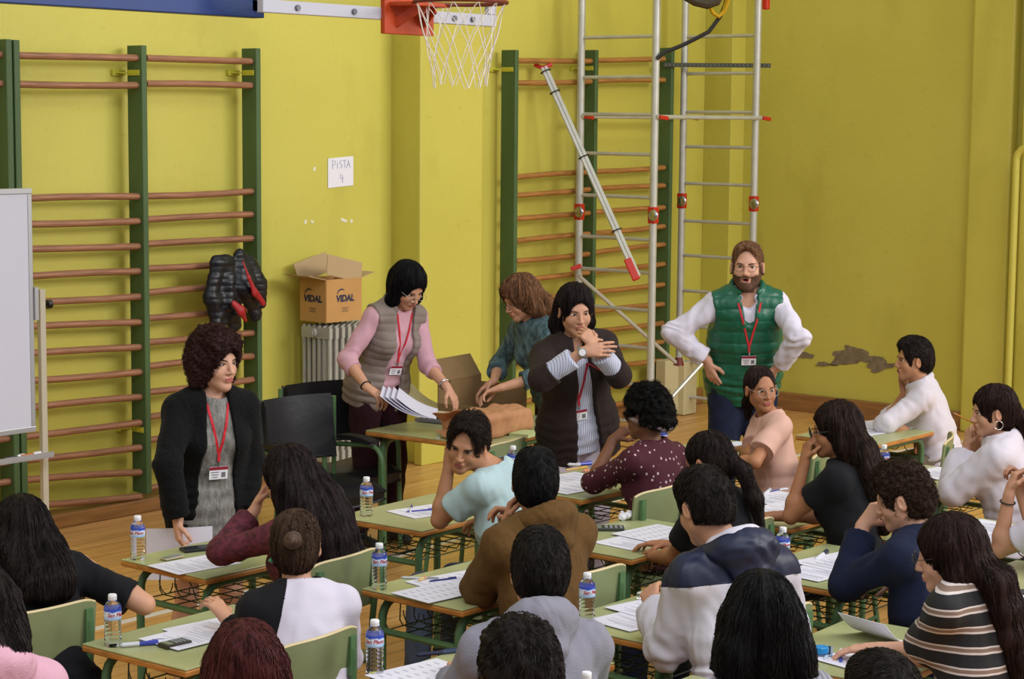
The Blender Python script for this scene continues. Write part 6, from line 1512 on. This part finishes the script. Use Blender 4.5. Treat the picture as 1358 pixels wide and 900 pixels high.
# P14
h = person(dict(head=(1009, 515), D=9.9, hd=(146, -6, 4), ty=50, ld=10, lean=8, skin=SK_T, s=.98, lips='#9a5550',
    noff=(.04, 0), outw=0, armL=((1006, 610), (952, 614, -.08), imdir(-.9, -.1, -.3)), armR=((1000, 600), (985, 596, 0.2)), label='seated girl in a peach tee shirt with clear round glasses, looking back at the camera'))
dress_up(h, 'tee_shirt', cloth('peach_cotton', '#cfa595', bump=.12), off=.014, sleeve=.70, hem=.06, neck=.074, amp=.005, seed=46, flare=.016, neckdrop=.01); trousers(h, cloth('navy_jeans', '#1c2440', var=.15, vscale=20))
hair(h, 'long', '#2a1d1a', 'sleek_brown', amp=.001, seed=47, low=-.07, thick=.005, front=.045, slen=.07, gl=.36, locks=[([h.c + h.Rh @ np.array([0, -.10, -.0]), h.c + h.Rh @ np.array([.02, -.11, -.10]), h.c + h.Rh @ np.array([.03, -.10, -.17])], [.024, .026, .012])])
face(h, '#2a1a15', '#1c100c', look=(.15, 0)); glasses(h, '#b8a79c', .0011, (.026, .023)); seat_for(h, 'green chair of the girl in the peach tee shirt')
# P15
h = person(dict(head=(1107, 570), D=8.3, hd=(36, -8, 0), ty=12, lean=14, skin=SK_T, lips='#9a5048',
    armL=((1050, 688), (1067, 614, 0.02), imdir(.1, .95, .05), imdir(.9, .0, -.3), .95), label='seated girl with very long straight hair and black glasses, hand at her mouth'))
dress_up(h, 'tee_shirt', cloth('black_tee', '#101015'), off=.014, sleeve=.52, hem=.08, neck=.064, amp=.004, seed=48, flare=.012); trousers(h, cloth('navy_jeans', '#1c2440'))
hair(h, 'long', '#22150f', 'straight_dark', amp=.0035, seed=49, low=-.14, ears=False, locks=lockset(h, .42, .05, .06, 1.7, drift=(.05, -.05), taper=.6), thick=.016, gl=.33)
face(h, '#20130f', '#160d0a'); glasses(h, '#101013', .0024); ch_at(1148, 668, 4, 'green chair behind the girl with very long straight hair')
# P16
h = person(dict(head=(1211, 477), D=11.4, hd=(46, -4, 0), ty=26, lean=18, skin=SK_M, fem=False, s=1.03, build=1.05, mouth=True, lips='#a05a50',
    armL=((1167, 570), (1207, 573, -0.05), imdir(.5, -.85, 0), imdir(-.8, -.5, 0), .15), armR=((1172, 560), (1200, 522, 0.1), imdir(-.3, .95, 0), imdir(.7, .2, .3), .6),
    label='seated boy in a white shirt by the right wall, fingers at his open mouth'))
dress_up(h, 'shirt', cloth('white_linen', '#cbc4cc', bump=.1), off=.018, sleeve=1.12, hem=.10, neck=.066, amp=.007, seed=50, folds=1.5, flare=.012, collar=.022); trousers(h, cloth('beige_trousers', '#77695a'))
hair(h, 'short', '#1c1412', 'quiff', thick=.013, top=.024, amp=.004, front=.036, seed=51, low=-.05, slen=.03, comb=-.6); face(h, '#1c120e', '#1c110c'); ch_at(1264, 596, 24, 'green chair behind the boy in the white shirt')
# P17
h = person(dict(head=(1316, 545), D=9.1, hd=(42, -10, 0), ty=18, lean=14, skin=SK_L, lips='#b06a66',
    armL=((1274, 640), (1282, 596, 0.12), imdir(.1, .95, 0), imdir(.9, 0, -.2), .95), armR=((1300, 640), (1296, 594, 0.2), imdir(-.1, .9, 0), imdir(.3, 0, -.6), .9),
    label='seated girl in a white sweatshirt holding a pencil before her mouth'))
dress_up(h, 'sweatshirt', cloth('white_jersey', '#cdc5cf', bump=.15), off=.026, sleeve=1.85, hem=.06, neck=.066, amp=.008, seed=52, folds=1.3, cuff=.04, armoff=.034); trousers(h, DENIM)
c0 = h.c + h.Rh @ np.array([0, -.105, -.02])
hair(h, 'long', '#261713', 'chestnut', amp=.003, seed=53, low=-.08, thick=.016, gl=.34, front=.006, locks=[([c0, c0 + cR * .05 - UP * .05, c0 + cR * .07 - UP * .16, c0 + cR * .06 - UP * .27], [.026, .036, .038, .02])])
m = MB(); q_ = c0 + cR * .02 - UP * .01; m.tube([q_ + UP * .028 * math.cos(a) + cF * .028 * math.sin(a) for a in np.linspace(0, 2 * PI, 14, endpoint=False)], .008, 6, closed=True); mbw(h, m, 'hair_tie', mat('tie_black', '#121214', .8))
m = MB(); q_ = h.Wl(-.083, .0, -.06); m.tube([q_ + UP * .02 * math.cos(a) + cR * .02 * math.sin(a) for a in np.linspace(0, 2 * PI, 14, endpoint=False)], .0016, 6, closed=True); mbw(h, m, 'hoop_earring', mat('silver_ring', '#c9c4b8', .3, .8))
face(h, '#2a1a15', '#1c110c')
D_ = proj(h.W['L'])[2]; a_ = onD(1264, 547, D_); b_ = onD(1296, 563, D_ + .02); L_ = np.linalg.norm(b_ - a_); o = empty('pencil', a_, 0, 'orange pencil held by the girl in the white sweatshirt', 'pencil')
m = MB(); m.tube([(b_ - a_) * .12, b_ - a_], .0045, 6); m.build('barrel', mat('pencil_orange', '#d08a2c', .4), o); m = MB(); m.tube([(b_ - a_) * .12, (0, 0, 0)], [.0045, .0006], 6); m.build('point', mat('pencil_wood', '#c9a878', .6), o); seat_for(h, 'green chair of the girl in the white sweatshirt')
# P18
h = person(dict(head=(1196, 660), D=7.1, hd=(22, -20, 0), ty=2, lean=20, skin=SK_P, fem=False, s=1.0, lips='#b06a66',
    armL=((1130, 765), (1144, 698, 0.12), imdir(.6, .75, .0), imdir(.4, -.4, -.7), .75), armR=((1240, 770), (1180, 770, 0.2)), label='seated boy with short curly brown hair in a navy sweater, hand at his mouth'))
dress_up(h, 'sweater', cloth('navy_wool', '#121a33', bump=.3), off=.024, sleeve=1.88, hem=.08, neck=.068, amp=.006, seed=54, cuff=.04); trousers(h, cloth('olive_trousers', '#3a3a22'))
hair(h, 'curly', '#2a1c14', 'curly_brown', thick=.014, top=.026, amp=.006, front=.022, seed=55, low=-.07); seat_for(h, 'green chair under the boy in the navy sweater')
# P19
h = person(dict(head=(1258, 735), D=6.12, hd=(22, -14, 0), ty=0, lean=18, skin=SK_P, noff=(0, .05), s=1.02, lips='#b06a66',
    armL=((1186, 893), (1255, 870, 0.28)), label='seated girl with long dark brown hair in a black, beige and white striped top'))
st_ = stripes('striped_top', [(0, '#121115'), (.5, '#c9bcb8'), (.6, '#7d6658'), (.78, '#c9bcb8'), (.86, '#121115')], .062)
dress_up(h, 'striped_top', st_, off=.015, sleeve=.80, hem=.08, neck=.064, amp=.004, seed=56, flare=.016); trousers(h, BLACKT)
hair(h, 'long', '#20120f', 'brown_long', amp=.004, seed=57, low=-.14, ears=False, locks=lockset(h, .40, .042, .045, 1.3, back=.135, drift=(.06, -.08), taper=.55), thick=.018, gl=.36)
glasses(h, '#26262a', .0013, (.026, .023)); ch_at(1345, 893, 0, 'green chair behind the girl in the striped top, bottom right corner')
# P20
h = person(dict(head=(1392, 622), D=7.75, hd=(30, -10, 0), ty=10, skin=SK_L,
    armL=((1326, 722), (1338, 656, 0), imdir(.2, .9, 0), imdir(.9, 0, 0), .8), armR=((1375, 716), (1354, 654, 0.08), imdir(-.1, .9, 0), imdir(-.9, 0, .1), .8), label='pupil at the right edge showing only bare arms with clasped hands'))
dress_up(h, 'tee_shirt', cloth('white_cotton', '#cbc4d2'), off=.016, sleeve=.6, hem=.06, seed=58, flare=.012); trousers(h, DENIM)
hair(h, 'long', '#20120f', 'brown_long', amp=.004, seed=59, low=-.12, ears=False, thick=.016)
m = MB(); W_ = h.W['L']; d_ = nrm(h.W['L'] - h.E['L']); e1 = nrm(np.cross(d_, cF)); e2 = np.cross(d_, e1); W_ = W_ - d_ * .03; m.tube([W_ + e1 * .029 * math.cos(a) + e2 * .029 * math.sin(a) for a in np.linspace(0, 2 * PI, 16, endpoint=False)], .003, 6, closed=True); mbw(h, m, 'wristband', mat('band_black', '#15151a', .5)); seat_for(h, 'chair of the pupil at the right edge')
# P22
h = person(dict(head=(1168, 938), D=4.3, hd=(-30, 0, 0), ty=-30, skin=SK_L, fine=False, fem=False, label='pupil showing only a dark crown at the bottom edge, right of the bob'))
dress_up(h, 'top', cloth('dark_top', '#24181c'), off=.014, sleeve=1.8, hem=.05, seed=60); trousers(h, DENIM)
hair(h, 'short', '#17110f', 'short_dark', thick=.012, top=.006, amp=.004, seed=61, low=-.09); seat_for(h, 'chair below the bottom edge, right of the bob')
